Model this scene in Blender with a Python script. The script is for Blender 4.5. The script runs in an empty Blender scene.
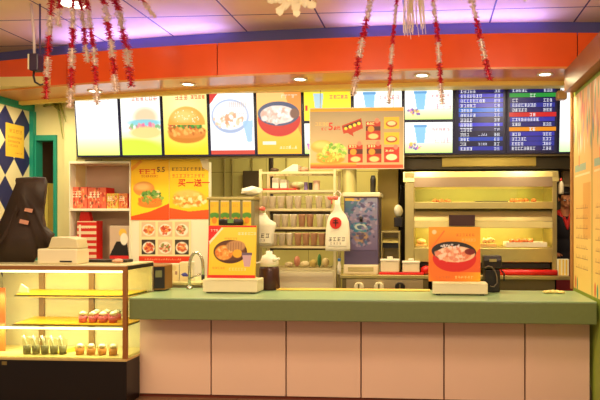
import bpy, bmesh, math, random
import numpy as np
from mathutils import Vector, Matrix
R = random.Random(7)
sc = bpy.context.scene
C = sc.collection
# ------------------------------------------------------------------ camera geometry
F = 600.0; PX = 389.0; PY = 220.0; EYE = 1.58; TH = math.radians(3.9)
def X(px, Y): return Y * math.tan(math.atan((px - PX) / F) - TH)
def D(x, Y): return -x * math.sin(TH) + Y * math.cos(TH)
def Z(py, x, Y): return EYE + (PY - py) * D(x, Y) / F
def P(px, py, Y):
    x = X(px, Y); return x, Z(py, x, Y)
ORD = ['first', 'second', 'third', 'fourth', 'fifth', 'sixth', 'seventh', 'eighth', 'ninth', 'tenth', 'eleventh', 'twelfth']
# ------------------------------------------------------------------ materials
def lin(c):
    return tuple((v / 12.92 if v <= .04045 else ((v + .055) / 1.055) ** 2.4) for v in (x / 255 for x in c))
MC = {}
def mat(name, c, rough=.5, metal=0., var=.08, scale=6., bump=0., emit=0., alpha=1., trans=0., coat=0.):
    if name in MC: return MC[name]
    m = bpy.data.materials.new(name); m.use_nodes = True
    nt = m.node_tree; b = nt.nodes['Principled BSDF']; L = nt.links
    l = lin(c)
    b.inputs['Base Color'].default_value = (*l, 1)
    b.inputs['Roughness'].default_value = rough; b.inputs['Metallic'].default_value = metal
    if coat: b.inputs['Coat Weight'].default_value = coat; b.inputs['Coat Roughness'].default_value = .08
    if trans: b.inputs['Transmission Weight'].default_value = trans
    if alpha < 1: b.inputs['Alpha'].default_value = alpha
    if emit:
        b.inputs['Emission Color'].default_value = (*l, 1); b.inputs['Emission Strength'].default_value = emit
    if var or bump:
        tc = nt.nodes.new('ShaderNodeTexCoord'); n = nt.nodes.new('ShaderNodeTexNoise')
        n.inputs['Scale'].default_value = scale; n.inputs['Detail'].default_value = 3
        L.new(tc.outputs['Object'], n.inputs['Vector'])
        if var and not emit:
            mx = nt.nodes.new('ShaderNodeMix'); mx.data_type = 'RGBA'
            mx.inputs['A'].default_value = (*[v * (1 - var) for v in l], 1)
            mx.inputs['B'].default_value = (*[min(1, v * (1 + var)) for v in l], 1)
            L.new(n.outputs['Fac'], mx.inputs['Factor']); L.new(mx.outputs['Result'], b.inputs['Base Color'])
        if bump:
            bp = nt.nodes.new('ShaderNodeBump'); bp.inputs['Strength'].default_value = bump; bp.inputs['Distance'].default_value = .01
            L.new(n.outputs['Fac'], bp.inputs['Height']); L.new(bp.outputs['Normal'], b.inputs['Normal'])
    MC[name] = m; return m
def vmat(name, emit=0., rough=.35, coat=.0):
    if name in MC: return MC[name]
    m = bpy.data.materials.new(name); m.use_nodes = True
    nt = m.node_tree; b = nt.nodes['Principled BSDF']
    a = nt.nodes.new('ShaderNodeAttribute'); a.attribute_name = 'art'
    b.inputs['Roughness'].default_value = rough
    if coat: b.inputs['Coat Weight'].default_value = coat
    if emit:
        b.inputs['Base Color'].default_value = (.02, .02, .02, 1)
        nt.links.new(a.outputs['Color'], b.inputs['Emission Color']); b.inputs['Emission Strength'].default_value = emit
    else:
        nt.links.new(a.outputs['Color'], b.inputs['Base Color'])
    MC[name] = m; return m
def tile_mat(name, base, line, sx, sy, gap, axes='XY', rough=.6, ox=0., oy=0., shift=False):
    """grid of joints on a plain colour, in object coordinates"""
    m = bpy.data.materials.new(name); m.use_nodes = True
    nt = m.node_tree; b = nt.nodes['Principled BSDF']; L = nt.links; N = nt.nodes.new
    tc = N('ShaderNodeTexCoord'); sp = N('ShaderNodeSeparateXYZ'); L.new(tc.outputs['Object'], sp.inputs[0])
    def ma(op, a, v=None, b2=None):
        n = N('ShaderNodeMath'); n.operation = op; L.new(a, n.inputs[0])
        if b2 is not None: L.new(b2, n.inputs[1])
        elif v is not None: n.inputs[1].default_value = v
        return n.outputs[0]
    def edge(o, s, off):
        f = ma('FRACT', ma('DIVIDE', ma('ADD', o, off), s)); return ma('LESS_THAN', f, gap / s)
    e = ma('MAXIMUM', edge(sp.outputs[axes[0]], sx, ox), b2=edge(sp.outputs[axes[1]], sy, oy))
    n = N('ShaderNodeTexNoise'); n.inputs['Scale'].default_value = 3.
    L.new(tc.outputs['Object'], n.inputs['Vector'])
    v = N('ShaderNodeMix'); v.data_type = 'RGBA'; lb = lin(base)
    v.inputs['A'].default_value = (*[x * .9 for x in lb], 1); v.inputs['B'].default_value = (*[min(1, x * 1.08) for x in lb], 1)
    L.new(n.outputs['Fac'], v.inputs['Factor'])
    mx = N('ShaderNodeMix'); mx.data_type = 'RGBA'; mx.inputs['B'].default_value = (*lin(line), 1)
    L.new(v.outputs['Result'], mx.inputs['A']); L.new(e, mx.inputs['Factor'])
    L.new(mx.outputs['Result'], b.inputs['Base Color']); b.inputs['Roughness'].default_value = rough
    return m
def glass_mat(name, tint=(235, 240, 225), a=.12):
    m = bpy.data.materials.new(name); m.use_nodes = True; nt = m.node_tree
    for n in list(nt.nodes): nt.nodes.remove(n)
    o = nt.nodes.new('ShaderNodeOutputMaterial'); t = nt.nodes.new('ShaderNodeBsdfTransparent'); g = nt.nodes.new('ShaderNodeBsdfGlossy')
    g.inputs['Roughness'].default_value = .03; t.inputs['Color'].default_value = (*lin(tint), 1)
    mx = nt.nodes.new('ShaderNodeMixShader'); mx.inputs[0].default_value = .05
    nt.links.new(t.outputs[0], mx.inputs[1]); nt.links.new(g.outputs[0], mx.inputs[2])
    nt.links.new(mx.outputs[0], o.inputs[0]); return m
# ------------------------------------------------------------------ mesh helpers
def NB(): return bmesh.new()
def bx(bm, x0, x1, y0, y1, z0, z1):
    x0, x1 = sorted((x0, x1)); y0, y1 = sorted((y0, y1)); z0, z1 = sorted((z0, z1))
    v = [bm.verts.new(p) for p in ((x0,y0,z0),(x1,y0,z0),(x1,y1,z0),(x0,y1,z0),(x0,y0,z1),(x1,y0,z1),(x1,y1,z1),(x0,y1,z1))]
    for f in ((0,3,2,1),(4,5,6,7),(0,1,5,4),(1,2,6,5),(2,3,7,6),(3,0,4,7)): bm.faces.new([v[i] for i in f])
    return bm
def prism(bm, pts, axis, a, b):
    """pts: 2D outline; axis the extrusion axis; other two axes in order"""
    def mk(p, t):
        if axis == 'x': return (t, p[0], p[1])
        if axis == 'y': return (p[0], t, p[1])
        return (p[0], p[1], t)
    A = [bm.verts.new(mk(p, a)) for p in pts]; B = [bm.verts.new(mk(p, b)) for p in pts]; n = len(pts)
    bm.faces.new(A); bm.faces.new(B[::-1])
    for i in range(n): bm.faces.new([A[i], B[i], B[(i+1) % n], A[(i+1) % n]])
    return bm
def tube(bm, pts, r, seg=8, cap=True):
    pts = [Vector(p) for p in pts]; rs = r if isinstance(r, (list, tuple)) else [r] * len(pts)
    rings = []; up = None
    for i, p in enumerate(pts):
        d = (pts[min(i+1, len(pts)-1)] - pts[max(i-1, 0)]).normalized()
        if up is None: up = Vector((0,0,1)) if abs(d.z) < .9 else Vector((1,0,0))
        s = d.cross(up).normalized(); up = s.cross(d).normalized()
        rings.append([bm.verts.new(p + (s * math.cos(2*math.pi*k/seg) + up * math.sin(2*math.pi*k/seg)) * rs[i]) for k in range(seg)])
    for a, b in zip(rings, rings[1:]):
        for k in range(seg): bm.faces.new([a[k], a[(k+1) % seg], b[(k+1) % seg], b[k]])
    if cap: bm.faces.new(rings[0][::-1]); bm.faces.new(rings[-1])
    return bm
def lathe(bm, prof, c=(0,0,0), seg=16, sx=1, sy=1):
    rings = []
    for r, z in prof:
        if r < 1e-5: rings.append([bm.verts.new((c[0], c[1], c[2] + z))])
        else: rings.append([bm.verts.new((c[0] + r*sx*math.cos(2*math.pi*k/seg), c[1] + r*sy*math.sin(2*math.pi*k/seg), c[2] + z)) for k in range(seg)])
    for a, b in zip(rings, rings[1:]):
        for k in range(seg):
            q = [a[k % len(a)], a[(k+1) % len(a)], b[(k+1) % len(b)], b[k % len(b)]]
            u = []
            for v in q:
                if v not in u: u.append(v)
            if len(u) > 2:
                try: bm.faces.new(u)
                except ValueError: pass
    return bm
def blob(bm, c, rx, ry, rz, sub=2, jit=0., rot=None):
    r = bmesh.ops.create_icosphere(bm, subdivisions=sub, radius=1.)
    for v in r['verts']:
        k = 1 + R.uniform(-jit, jit); q = Vector((v.co.x*rx*k, v.co.y*ry*k, v.co.z*rz*k))
        if rot: q = rot @ q
        v.co = q + Vector(c)
    return bm
def wpos(o):
    p = Vector((0,0,0))
    while o is not None: p += o.location; o = o.parent
    return p
def tag(o, label, cat, group=None):
    o['label'] = label; o['category'] = cat
    if group: o['group'] = group
    return o
def ob(name, bm, m, parent=None, smooth=False, bevel=0., label=None, stuff=False):
    bmesh.ops.recalc_face_normals(bm, faces=bm.faces[:])
    me = bpy.data.meshes.new(name); bm.to_mesh(me); bm.free()
    return fin(name, me, m, parent, smooth, bevel, label, stuff)
def fin(name, me, m, parent=None, smooth=False, bevel=0., label=None, stuff=False):
    o = bpy.data.objects.new(name, me); C.objects.link(o)
    for q in (m if isinstance(m, list) else [m]): me.materials.append(q)
    if parent is not None:
        off = wpos(parent); o.parent = parent
    else:
        n = len(me.vertices); co = np.empty(n*3); me.vertices.foreach_get('co', co); co = co.reshape(-1,3)
        mn, mx = co.min(0), co.max(0); off = Vector(((mn[0]+mx[0])/2, (mn[1]+mx[1])/2, mn[2])); o.location = off
    me.transform(Matrix.Translation(-off))
    if smooth:
        for p in me.polygons: p.use_smooth = True
    if bevel:
        b = o.modifiers.new('bevel', 'BEVEL'); b.width = bevel; b.segments = 2; b.limit_method = 'ANGLE'
    if label: o['label'] = label
    if stuff: o['kind'] = 'stuff'
    return o
def thing(name, loc, label, cat, group=None):
    o = bpy.data.objects.new(name, None); C.objects.link(o); o.location = loc; o.empty_display_size = .1
    return tag(o, label, cat, group)
def struct(name, bm, m, bevel=0., smooth=False):
    o = ob(name, bm, m, None, smooth, bevel); o['kind'] = 'structure'; return o
def kids(o): return [c for c in bpy.data.objects if c.parent == o]
def dup(root, loc, label, group=None, rz=None):
    def cp(o, par):
        c = o.copy(); C.objects.link(c)
        if par is not None: c.parent = par
        for k in kids(o): cp(k, c)
        return c
    r = cp(root, None); r.location = loc; r['label'] = label
    if group: r['group'] = group
    if rz is not None: r.rotation_euler.z = rz
    return r
# ------------------------------------------------------------------ printed pictures
class Cv:
    def __init__(s, w, h, bg, asp):
        s.w, s.h, s.asp = w, h, asp           # asp = height / width of the print; y coordinates run 0..asp downwards
        s.a = np.zeros((h, w, 3)); s.a[:] = bg
        s.x, s.y = np.meshgrid((np.arange(w) + .5) / w, (np.arange(h) + .5) / h * asp)
        s.r = random.Random(w * 31 + h)
    def put(s, m, c, al=1.):
        m = (m * al)[..., None]; s.a = s.a * (1 - m) + np.array(c, float) * m
    def rect(s, x0, y0, x1, y1, c, al=1.):
        s.put(((s.x >= x0) & (s.x < x1) & (s.y >= y0) & (s.y < y1)).astype(float), c, al)
    def grad(s, x0, y0, x1, y1, c, c2, hor=False):
        m = ((s.x >= x0) & (s.x < x1) & (s.y >= y0) & (s.y < y1))
        t = np.clip(((s.x - x0) / (x1 - x0)) if hor else ((s.y - y0) / (y1 - y0)), 0, 1)[..., None]
        s.a = np.where(m[..., None], np.array(c) * (1 - t) + np.array(c2) * t, s.a)
    def ell(s, cx, cy, rx, ry, c, soft=.06, al=1., rot=0., ymax=None, ymin=None):
        dx, dy = s.x - cx, s.y - cy; co, si = math.cos(rot), math.sin(rot)
        d = np.sqrt(((dx*co + dy*si) / rx) ** 2 + ((-dx*si + dy*co) / ry) ** 2)
        m = np.clip((1 - d) / soft + .5, 0, 1)
        if ymax is not None: m = m * (s.y < ymax)
        if ymin is not None: m = m * (s.y >= ymin)
        s.put(m, c, al)
    def poly(s, pts, c, al=1.):
        n = len(pts); ins = np.zeros(s.x.shape, bool)
        for i in range(n):
            (x1, y1), (x2, y2) = pts[i], pts[(i+1) % n]
            if y1 == y2: continue
            cr = ((s.y >= min(y1, y2)) & (s.y < max(y1, y2)) & (s.x < x1 + (s.y - y1) * (x2 - x1) / (y2 - y1)))
            ins ^= cr
        s.put(ins.astype(float), c, al)
    def dots(s, cx, cy, rx, ry, n, sz, cols, ymax=None):
        for _ in range(n):
            t, q = s.r.uniform(0, 6.28), math.sqrt(s.r.random())
            k = s.r.uniform(.6, 1.4)
            s.ell(cx + math.cos(t)*rx*q, cy + math.sin(t)*ry*q, sz*k, sz*k*.7, s.r.choice(cols), .5, .85, s.r.uniform(0, 3), ymax)
    def glyphs(s, x, y, size, n, c, gap=1.12, al=1.):
        """illegible small print: square characters made of strokes"""
        t = size * .13
        for i in range(n):
            x0 = x + i * size * gap
            k = s.r.choice((2, 3, 3)); 
            for j in range(k):
                yy = y + size * (.08 + .8 * j / (k - 1 + .001)); a = s.r.uniform(0, .18)
                s.rect(x0 + size*a, yy, x0 + size*(1 - s.r.uniform(0, .15)), yy + t, c, al)
            for j in range(s.r.choice((1, 2))):
                xx = x0 + size * s.r.uniform(.15, .8); s.rect(xx, y + size*s.r.uniform(0, .3), xx + t, y + size, c, al)
    def burger(s, cx, cy, w, hot=1., crisp=True):
        b1 = (232, 160, 62); b2 = (248, 205, 118)
        s.ell(cx, cy + w*.27, w*.5, w*.2, (205, 120, 35), .1)
        s.ell(cx, cy + w*.2, w*.52, w*.16, (215, 130, 50), .1)
        s.dots(cx, cy + w*.16, w*.5, w*.13, 46, w*.05, [(190, 95, 30), (225, 150, 60), (240, 180, 90)])
        s.dots(cx, cy + w*.06, w*.52, w*.05, 34, w*.05, [(70, 140, 50), (110, 180, 60), (50, 110, 40), (200, 60, 40)])
        s.ell(cx, cy + w*.02, w*.5, w*.4, b1, .08, ymax=cy + w*.04)
        s.ell(cx - w*.08, cy - w*.16, w*.3, w*.16, b2, .9, .8, ymax=cy)
        s.dots(cx, cy - w*.14, w*.36, w*.16, 26, w*.018, [(255, 240, 200)], ymax=cy)
    def bowl(s, cx, cy, w, rim, body, food, k=.5):
        s.ell(cx, cy + w*.10, w*.46, w*.38*k*2, body, .06, ymin=cy)
        s.ell(cx, cy, w*.5, w*.27*k*2, rim, .05)
        s.ell(cx, cy, w*.43, w*.22*k*2, (60, 40, 40), .06)
        s.ell(cx + w*.02, cy + w*.01, w*.38, w*.185*k*2, food[0], .1)
        s.dots(cx, cy, w*.36, w*.17*k*2, 90, w*.05, food)
    def noise(s, amp):
        rs = np.random.RandomState(s.w + s.h); s.a += rs.uniform(-amp, amp, (s.h, s.w, 1))
def art(name, cv, o, ux, uy, m, parent=None, label=None):
    """a printed or lit sheet: o = lower left corner, ux / uy = edge vectors"""
    w, h = cv.w, cv.h; o, ux, uy = Vector(o), Vector(ux), Vector(uy)
    gx, gy = np.meshgrid(np.arange(w + 1) / w, np.arange(h + 1) / h)
    co = (np.array(o)[None, None] + gx[..., None] * np.array(ux) + gy[..., None] * np.array(uy)).reshape(-1, 3)
    me = bpy.data.meshes.new(name); me.vertices.add(len(co)); me.vertices.foreach_set('co', co.ravel())
    i, j = np.meshgrid(np.arange(w), np.arange(h)); a = (j * (w + 1) + i).ravel()
    q = np.stack([a, a + 1, a + w + 2, a + w + 1], 1).astype(np.int32); n = len(q)
    me.loops.add(n * 4); me.loops.foreach_set('vertex_index', q.ravel())
    me.polygons.add(n); me.polygons.foreach_set('loop_start', np.arange(n) * 4)
    c = np.clip(cv.a[::-1], 0, 255) / 255.; c = np.where(c <= .04045, c / 12.92, ((c + .055) / 1.055) ** 2.4).reshape(-1, 3)
    at = me.attributes.new('art', 'FLOAT_COLOR', 'CORNER')
    at.data.foreach_set('color', np.repeat(np.concatenate([c, np.ones((n, 1))], 1), 4, 0).astype(np.float32).ravel())
    me.update(calc_edges=True); me.validate()
    return fin(name, me, m, parent, label=label)
def lettering(name, txt, size, o, ux, uy, m, parent, bold=.0, label=None):
    cu = bpy.data.curves.new('t', 'FONT'); cu.body = txt; cu.size = size; cu.offset = bold * size; cu.resolution_u = 2
    t = bpy.data.objects.new('t', cu); C.objects.link(t); dg = bpy.context.evaluated_depsgraph_get()
    me = bpy.data.meshes.new_from_object(t.evaluated_get(dg)); bpy.data.objects.remove(t); me.name = name; me.materials.clear()
    ux, uy = Vector(ux).normalized(), Vector(uy).normalized(); n = ux.cross(uy)
    M = Matrix((( ux.x, uy.x, n.x, o[0]), (ux.y, uy.y, n.y, o[1]), (ux.z, uy.z, n.z, o[2]), (0,0,0,1)))
    me.transform(M); return fin(name, me, m, parent, label=label)

# ------------------------------------------------------------------ material palette
M_orange = mat('fascia_orange', (248, 88, 2), .35, var=.04, coat=.1)
M_soffit = mat('soffit_wood', (232, 150, 70), .3, var=.15, scale=2.5, coat=.25)
M_cream = mat('cream_paint', (232, 222, 160), .6, var=.04)
M_white = mat('white_laminate', (238, 232, 205), .45, var=.04)
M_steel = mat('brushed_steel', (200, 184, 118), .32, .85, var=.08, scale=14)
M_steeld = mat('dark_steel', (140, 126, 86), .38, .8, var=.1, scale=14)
M_black = mat('black_plastic', (26, 20, 18), .35, var=.15)
M_navy = mat('navy_frame', (22, 24, 70), .35)
M_teal = mat('teal_paint', (30, 150, 125), .45, var=.06)
M_green_top = mat('green_counter_top', (152, 180, 132), .28, var=.06, scale=20)
M_green = mat('green_counter_edge', (108, 118, 72), .35, var=.08, scale=30)
M_panel = mat('pale_panel', (232, 194, 168), .42, var=.03, scale=1.5)
M_brown = mat('brown_trim', (150, 84, 40), .4, var=.12)
M_yellow = mat('yellow_board', (250, 205, 30), .45, var=.03)
M_red = mat('red_plastic', (215, 28, 22), .35, var=.06)
M_cup = mat('paper_cup_white', (246, 232, 204), .55, var=.06)
M_cup2 = mat('paper_cup_brown', (200, 150, 116), .55, var=.06)
M_bag = mat('white_bag', (232, 226, 200), .5, var=.06, bump=.3, scale=18)
M_machine = mat('cream_plastic', (226, 212, 172), .4, var=.05)
M_glass = glass_mat('clear_glass')
M_print = vmat('printed_sheet', 0, .5, 0)
M_lit = vmat('lit_menu_film', 1.35)
M_lcd = vmat('lcd_screen', .95, .2)
M_tube = mat('lamp_tube', (255, 240, 200), var=0, emit=4.)
M_wall = tile_mat('kitchen_wall_tile', (204, 190, 112), (140, 126, 66), .6, .45, .008, 'XZ', .5)
# ------------------------------------------------------------------ the setting
CZ = 3.54; SZ = 3.03; CT = .912; CF = 5.0; CX1 = 1.36; WX = 1.385; KF = .15
struct('floor', bx(NB(), -6.2, 4, -2.5, 9.2, -.1, 0), tile_mat('floor_tile', (120, 84, 60), (70, 50, 36), .6, .6, .006, 'XY', .35))
struct('floor_kitchen', bx(NB(), -2.55, 3.9, 5.26, 8.3, 0, KF), mat('kitchen_floor', (110, 90, 60), .5))
# fascia curve in plan
FP = [(-6.4, 6.72), (-4.73, 6.36), (-3.8, 6.13), (-2.85, 5.96), (-2.0, 5.86), (-1.265, 5.80), (-.5, 5.755), (.19, 5.736), (1.0, 5.75), (1.6, 5.79), (4., 6.1)]
fx = np.array([p[0] for p in FP]); fy = np.array([p[1] for p in FP])
def FY(x):
    # smoothed interpolation
    return float(np.mean([np.interp(x + d, fx, fy) for d in np.linspace(-.4, .4, 9)]))
def strip(bm, off0, off1, z0, z1, xa=-6., xb=3.9, n=60):
    xs = np.linspace(xa, xb, n); 
    def ring(x, o0, o1): return [(x, FY(x) + o0, z0), (x, FY(x) + o1, z0), (x, FY(x) + o1, z1), (x, FY(x) + o0, z1)]
    R0 = [[bm.verts.new(p) for p in ring(x, off0, off1)] for x in xs]
    for a, b in zip(R0, R0[1:]):
        for k in range(4): bm.faces.new([a[k], a[(k+1) % 4], b[(k+1) % 4], b[k]])
    bm.faces.new(R0[0][::-1]); bm.faces.new(R0[-1]); return bm
seams = [X(67, 6.15), X(217, 5.87), X(577, 5.8)]
edges = [-6.] + seams + [3.9]
for a, b in zip(edges, edges[1:]):
    struct('trim_1', strip(NB(), 0, .02, SZ, 3.35, a + .005, b - .005, 24), M_orange)
struct('trim_2', strip(NB(), .022, .06, SZ, 3.33), mat('seam_dark', (60, 22, 10), .6))
struct('trim_3', strip(NB(), .06, .27, 3.27, 3.29), M_soffit)
struct('trim_4', strip(NB(), .27, .33, 3.03, CZ), mat('cove_back', (96, 92, 150), .6, var=.05))  # blue of the LED light is also put into this colour
# soffit boards: orange strip, then a strip with fluorescent glow put into its yellow
struct('trim_5', strip(NB(), 0, .52, SZ - .02, SZ), M_soffit)
struct('trim_6', strip(NB(), .50, .56, SZ - .06, SZ), mat('lit_soffit_lip', (250, 222, 110), .5, var=.04))  # lamp glow on the soffit edge painted as yellow
struct('ceiling_kitchen', bx(NB(), -6.2, 4, 6.2, 9.2, SZ, SZ + .1), mat('lit_soffit', (236, 218, 140), .5, var=.04))  # same glow carried in the cream yellow
cm = tile_mat('ceiling_tiles', (252, 222, 160), (86, 74, 84), .83, .83, .016, 'XY', .6, ox=X(402, 5.29) * -1 + .83 * 5 , oy=0)
cb = NB(); bx(cb, -6.2, 4, -2.5, 6.9, CZ, CZ + .1); co = struct('ceiling', cb, cm)
# fix the grid phase: object origin is the slab centre
off = (co.location.x, co.location.y)
for nd in cm.node_tree.nodes:
    if nd.type == 'MATH' and nd.operation == 'ADD':
        nm = nd.inputs[0].links[0].from_socket.name
        want = X(402, 5.29) if nm == 'X' else 5.62
        base = off[0] if nm == 'X' else off[1]
        nd.inputs[1].default_value = (base - want) % .83 + .83 * 12
# walls
struct('wall_back', bx(NB(), -6.2, 4, 8.3, 8.4, 0, SZ), M_wall)
LW = -4.97; DW = 7.2
dm = bpy.data.materials.new('harlequin_wall'); dm.use_nodes = True
nt = dm.node_tree; L = nt.links; N = nt.nodes.new; b = nt.nodes['Principled BSDF']; b.inputs['Roughness'].default_value = .5
tc = N('ShaderNodeTexCoord'); sp = N('ShaderNodeSeparateXYZ'); L.new(tc.outputs['Object'], sp.inputs[0])
def _m(op, a, v):
    n = N('ShaderNodeMath'); n.operation = op; L.new(a, n.inputs[0])
    if isinstance(v, (int, float)): n.inputs[1].default_value = v
    elif v is not None: L.new(v, n.inputs[1])
    return n.outputs[0]
wl = NB(); bx(wl, LW - .1, LW, 4.0, DW, 0, SZ); wlo = struct('wall_left', wl, dm)
cy_, cz_ = wlo.location.y, wlo.location.z
def tri(o, period, phase):
    f = _m('FRACT', _m('DIVIDE', _m('ADD', o, phase + period * 20), period), None)
    return _m('MULTIPLY', _m('ABSOLUTE', _m('SUBTRACT', f, .5), None), 2.)
s_ = _m('ADD', tri(sp.outputs['Y'], .303, cy_ - 6.866), tri(sp.outputs['Z'], .415, cz_ - 1.69))
g_ = _m('GREATER_THAN', s_, 1.0)
mx = N('ShaderNodeMix'); mx.data_type = 'RGBA'; mx.inputs['A'].default_value = (*lin((38, 40, 92)), 1); mx.inputs['B'].default_value = (*lin((232, 218, 170)), 1)
L.new(g_, mx.inputs['Factor']); L.new(mx.outputs['Result'], b.inputs['Base Color'])
struct('trim_7', bx(NB(), LW, LW + .03, 4.0, DW + .02, 2.93, SZ), M_teal)
struct('trim_8', bx(NB(), LW, LW + .05, DW - .06, DW + .02, 0, 2.93), M_teal)
# wall round the door, with a dark passage behind
dx0, dx1 = X(37.5, DW), X(54.5, DW); ex = X(57.5, DW); zt = Z(141, dx0, DW); wx2 = X(69, DW)
w = NB(); bx(w, LW, X(34.5, DW), DW, DW + .1, 0, SZ); bx(w, LW, wx2, DW, DW + .1, zt + .07, SZ); bx(w, ex, wx2, DW, DW + .1, 0, zt + .07)
struct('wall_door', w, M_cream)
dr = NB(); bx(dr, X(34.5, DW), dx0, DW - .03, DW + .1, 0, zt); bx(dr, dx1, ex, DW - .03, DW + .1, 0, zt); bx(dr, X(34.5, DW), ex, DW - .03, DW + .1, zt, zt + .07)
struct('door_1', dr, M_teal, .004)
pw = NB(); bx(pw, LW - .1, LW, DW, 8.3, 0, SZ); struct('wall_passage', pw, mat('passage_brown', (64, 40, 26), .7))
d2 = NB(); bx(d2, dx0 + .02, dx0 + .06, DW + .11, DW + .5, .02, 2.05); do = struct('door_2', d2, mat('door_leaf_yellow', (220, 190, 90), .5))
# cream return wall left of shelf niche
struct('wall_niche', bx(NB(), wx2, X(76, 7.1), 7.1, 7.3, 0, SZ), M_cream)
# right partition with posters
struct('wall_right', bx(NB(), WX, WX + .12, 3.2, 5.93, 0, SZ), mat('olive_green_wall', (150, 170, 60), .5, var=.08))
struct('trim_9', bx(NB(), WX - .02, WX + .14, 5.90, 5.96, CT + .002, SZ), mat('brown_edge', (176, 120, 62), .45))
struct('trim_10', bx(NB(), WX - .10, WX, 4.3, 5.85, 2.80, SZ - .021), mat('beam_brown', (150, 100, 56), .4, var=.15))
struct('wall_side', bx(NB(), 3.9, 4.0, 5.9, 8.3, 0, SZ), M_wall)

# posters on right partition
def poster_right():
    c = Cv(150, 200, (236, 206, 128), 1.5)
    c.grad(0, 0, 1, 1.5, (232, 180, 122), (242, 208, 112))
    for i in range(60):
        x = c.r.random(); y = c.r.random() * .42; c.ell(x, y, .02, .06, c.r.choice([(220, 120, 90), (120, 170, 110), (240, 230, 200), (120, 150, 180), (200, 110, 120)]), .6, .8)
    c.rect(.08, .55, .7, .60, (130, 180, 175), .7); c.rect(.3, .48, .36, .56, (235, 90, 60), .5); c.rect(.08, .62, .9, .64, (240, 235, 200), .7)
    c.rect(.55, .7, .95, 1.1, (216, 150, 70), .6)
    for i in range(7): c.glyphs(.14, .85 + i * .075, .035, 16, (150, 90, 60), 1.2, .8)
    c.ell(.12, 1.45, .03, .05, (215, 60, 40), .3); c.ell(.22, 1.46, .03, .05, (60, 150, 120), .3)
    return c
for i, (y0, y1, lab) in enumerate(((5.88, 5.24, 'tall faded yellow poster with small print on the right wall above the counter'),
                       (5.22, 4.5, 'partly visible yellow poster nearest the right edge of the view'))):
    t = art('wall_poster', poster_right(), (WX - .004, y0, CT + .02), (0, y1 - y0, 0), (0, 0, 1.83), M_print)
    tag(t, lab, 'poster')

# ------------------------------------------------------------------ main counter
cl = X(126.5, 4.96) + .002
ct = thing('service_counter', ((cl + CX1) / 2, 5.4, 0), 'long service counter with green top and pale panelled front', 'counter')
b = NB(); bx(b, cl, CX1, CF, 5.76, CT - .187, CT - .012); ob('counter_edge', b, M_green, ct, bevel=.006)
b = NB(); bx(b, cl, CX1, CF, 5.76, CT - .0118, CT); ob('counter_top', b, M_green_top, ct, bevel=.002)
PF = 5.2
sx = [X(139, PF)] + [X(p, PF) for p in (211, 286, 361, 444, 525)] + [CX1]
for a, c in zip(sx, sx[1:]):
    ob('front_panel', bx(NB(), a + .006, c - .006, PF, PF + .03, .03, CT - .188), M_panel, ct, bevel=.003)
ob('carcass', bx(NB(), sx[0], CX1, PF + .031, 5.25, .0, CT - .188), mat('seam_brown', (120, 70, 50), .6), ct)
ob('kick_board', bx(NB(), sx[0], CX1, PF + .012, PF + .0305, 0, .03), mat('kick_brown', (110, 45, 25), .6), ct)
# back bench by the tap
bn = thing('sink_bench', (X(172, 6.1), 6.1, KF), 'pale sink bench behind the counter under the food posters', 'counter')
bl, br = X(120, 6.1), X(212, 6.1)
ob('cabinet_body', bx(NB(), bl, br, 5.86, 6.36, KF, CT + .02), M_white, bn)
ob('bench_top', bx(NB(), bl, br, 5.80, 6.4, CT + .021, CT + .05), mat('bench_cream', (222, 210, 140), .35), bn, bevel=.004)

# ------------------------------------------------------------------ lit menu boards
MY = 6.8; TILT = -.065
def board(x0, x1, z0, z1, cv, name, lab, cat, m=M_lit, group='lit menu boards over the kitchen', bar=.016):
    x0 += .002; x1 -= .002
    t = thing(name, ((x0 + x1) / 2, MY, z0), lab, cat, group)
    ty = lambda z: MY + TILT * (z - ZB) / .7
    b = NB(); prism(b, [(ty(z0), z0), (ty(z0) + .06, z0), (ty(z1) + .06, z1), (ty(z1), z1)], 'x', x0, x1)
    ob('frame', b, M_navy, t)
    a = art('lit_picture', cv, (x0 + bar, ty(z0) - .004, z0 + bar), (x1 - x0 - 2*bar, 0, 0), (0, ty(z1) - ty(z0), z1 - z0 - 2*bar), m, t)
    return t, x0, x1, ty
ZB = Z(155.5, X(262, MY), MY); ZT = Z(93.5, X(262, MY), MY) + .03
def food1():
    c = Cv(70, 88, (255, 255, 250), 1.25); c.grad(0, .8, 1, 1.25, (255, 255, 250), (225, 245, 120)); c.glyphs(.25, .09, .09, 6, (250, 170, 170), 1.1, .6)
    c.ell(.4, .6, .36, .22, (250, 205, 190), .3, .45); c.ell(.42, .58, .28, .16, (255, 250, 245), .3, .8); c.ell(.5, .65, .2, .06, (180, 200, 230), .6, .4); return c
def food2():
    c = Cv(70, 88, (252, 253, 240), 1.25); c.grad(0, .75, 1, 1.25, (250, 252, 225), (196, 220, 50)); c.ell(.2, 1.2, .9, .28, (205, 228, 60), .3)
    c.glyphs(.28, .06, .1, 6, (235, 70, 70)); c.ell(.62, .5, .3, .2, (250, 185, 140), .5, .8, ymax=.55)
    c.ell(.6, .6, .42, .07, (120, 195, 205), .5, .9); c.dots(.6, .68, .42, .05, 34, .04, [(225, 110, 150), (245, 150, 150), (120, 180, 120)]); c.ell(.62, .8, .4, .12, (250, 205, 130), .3); return c
def food3():
    c = Cv(76, 92, (238, 218, 80), 1.22); c.grad(0, 0, 1, 1.25, (240, 226, 130), (232, 208, 20)); c.ell(.5, .35, .6, .5, (245, 238, 190), 1.4, .7)
    c.glyphs(.28, .05, .09, 3, (225, 60, 30)); c.glyphs(.64, .06, .075, 4, (225, 60, 30)); c.burger(.53, .6, .84); return c
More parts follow.
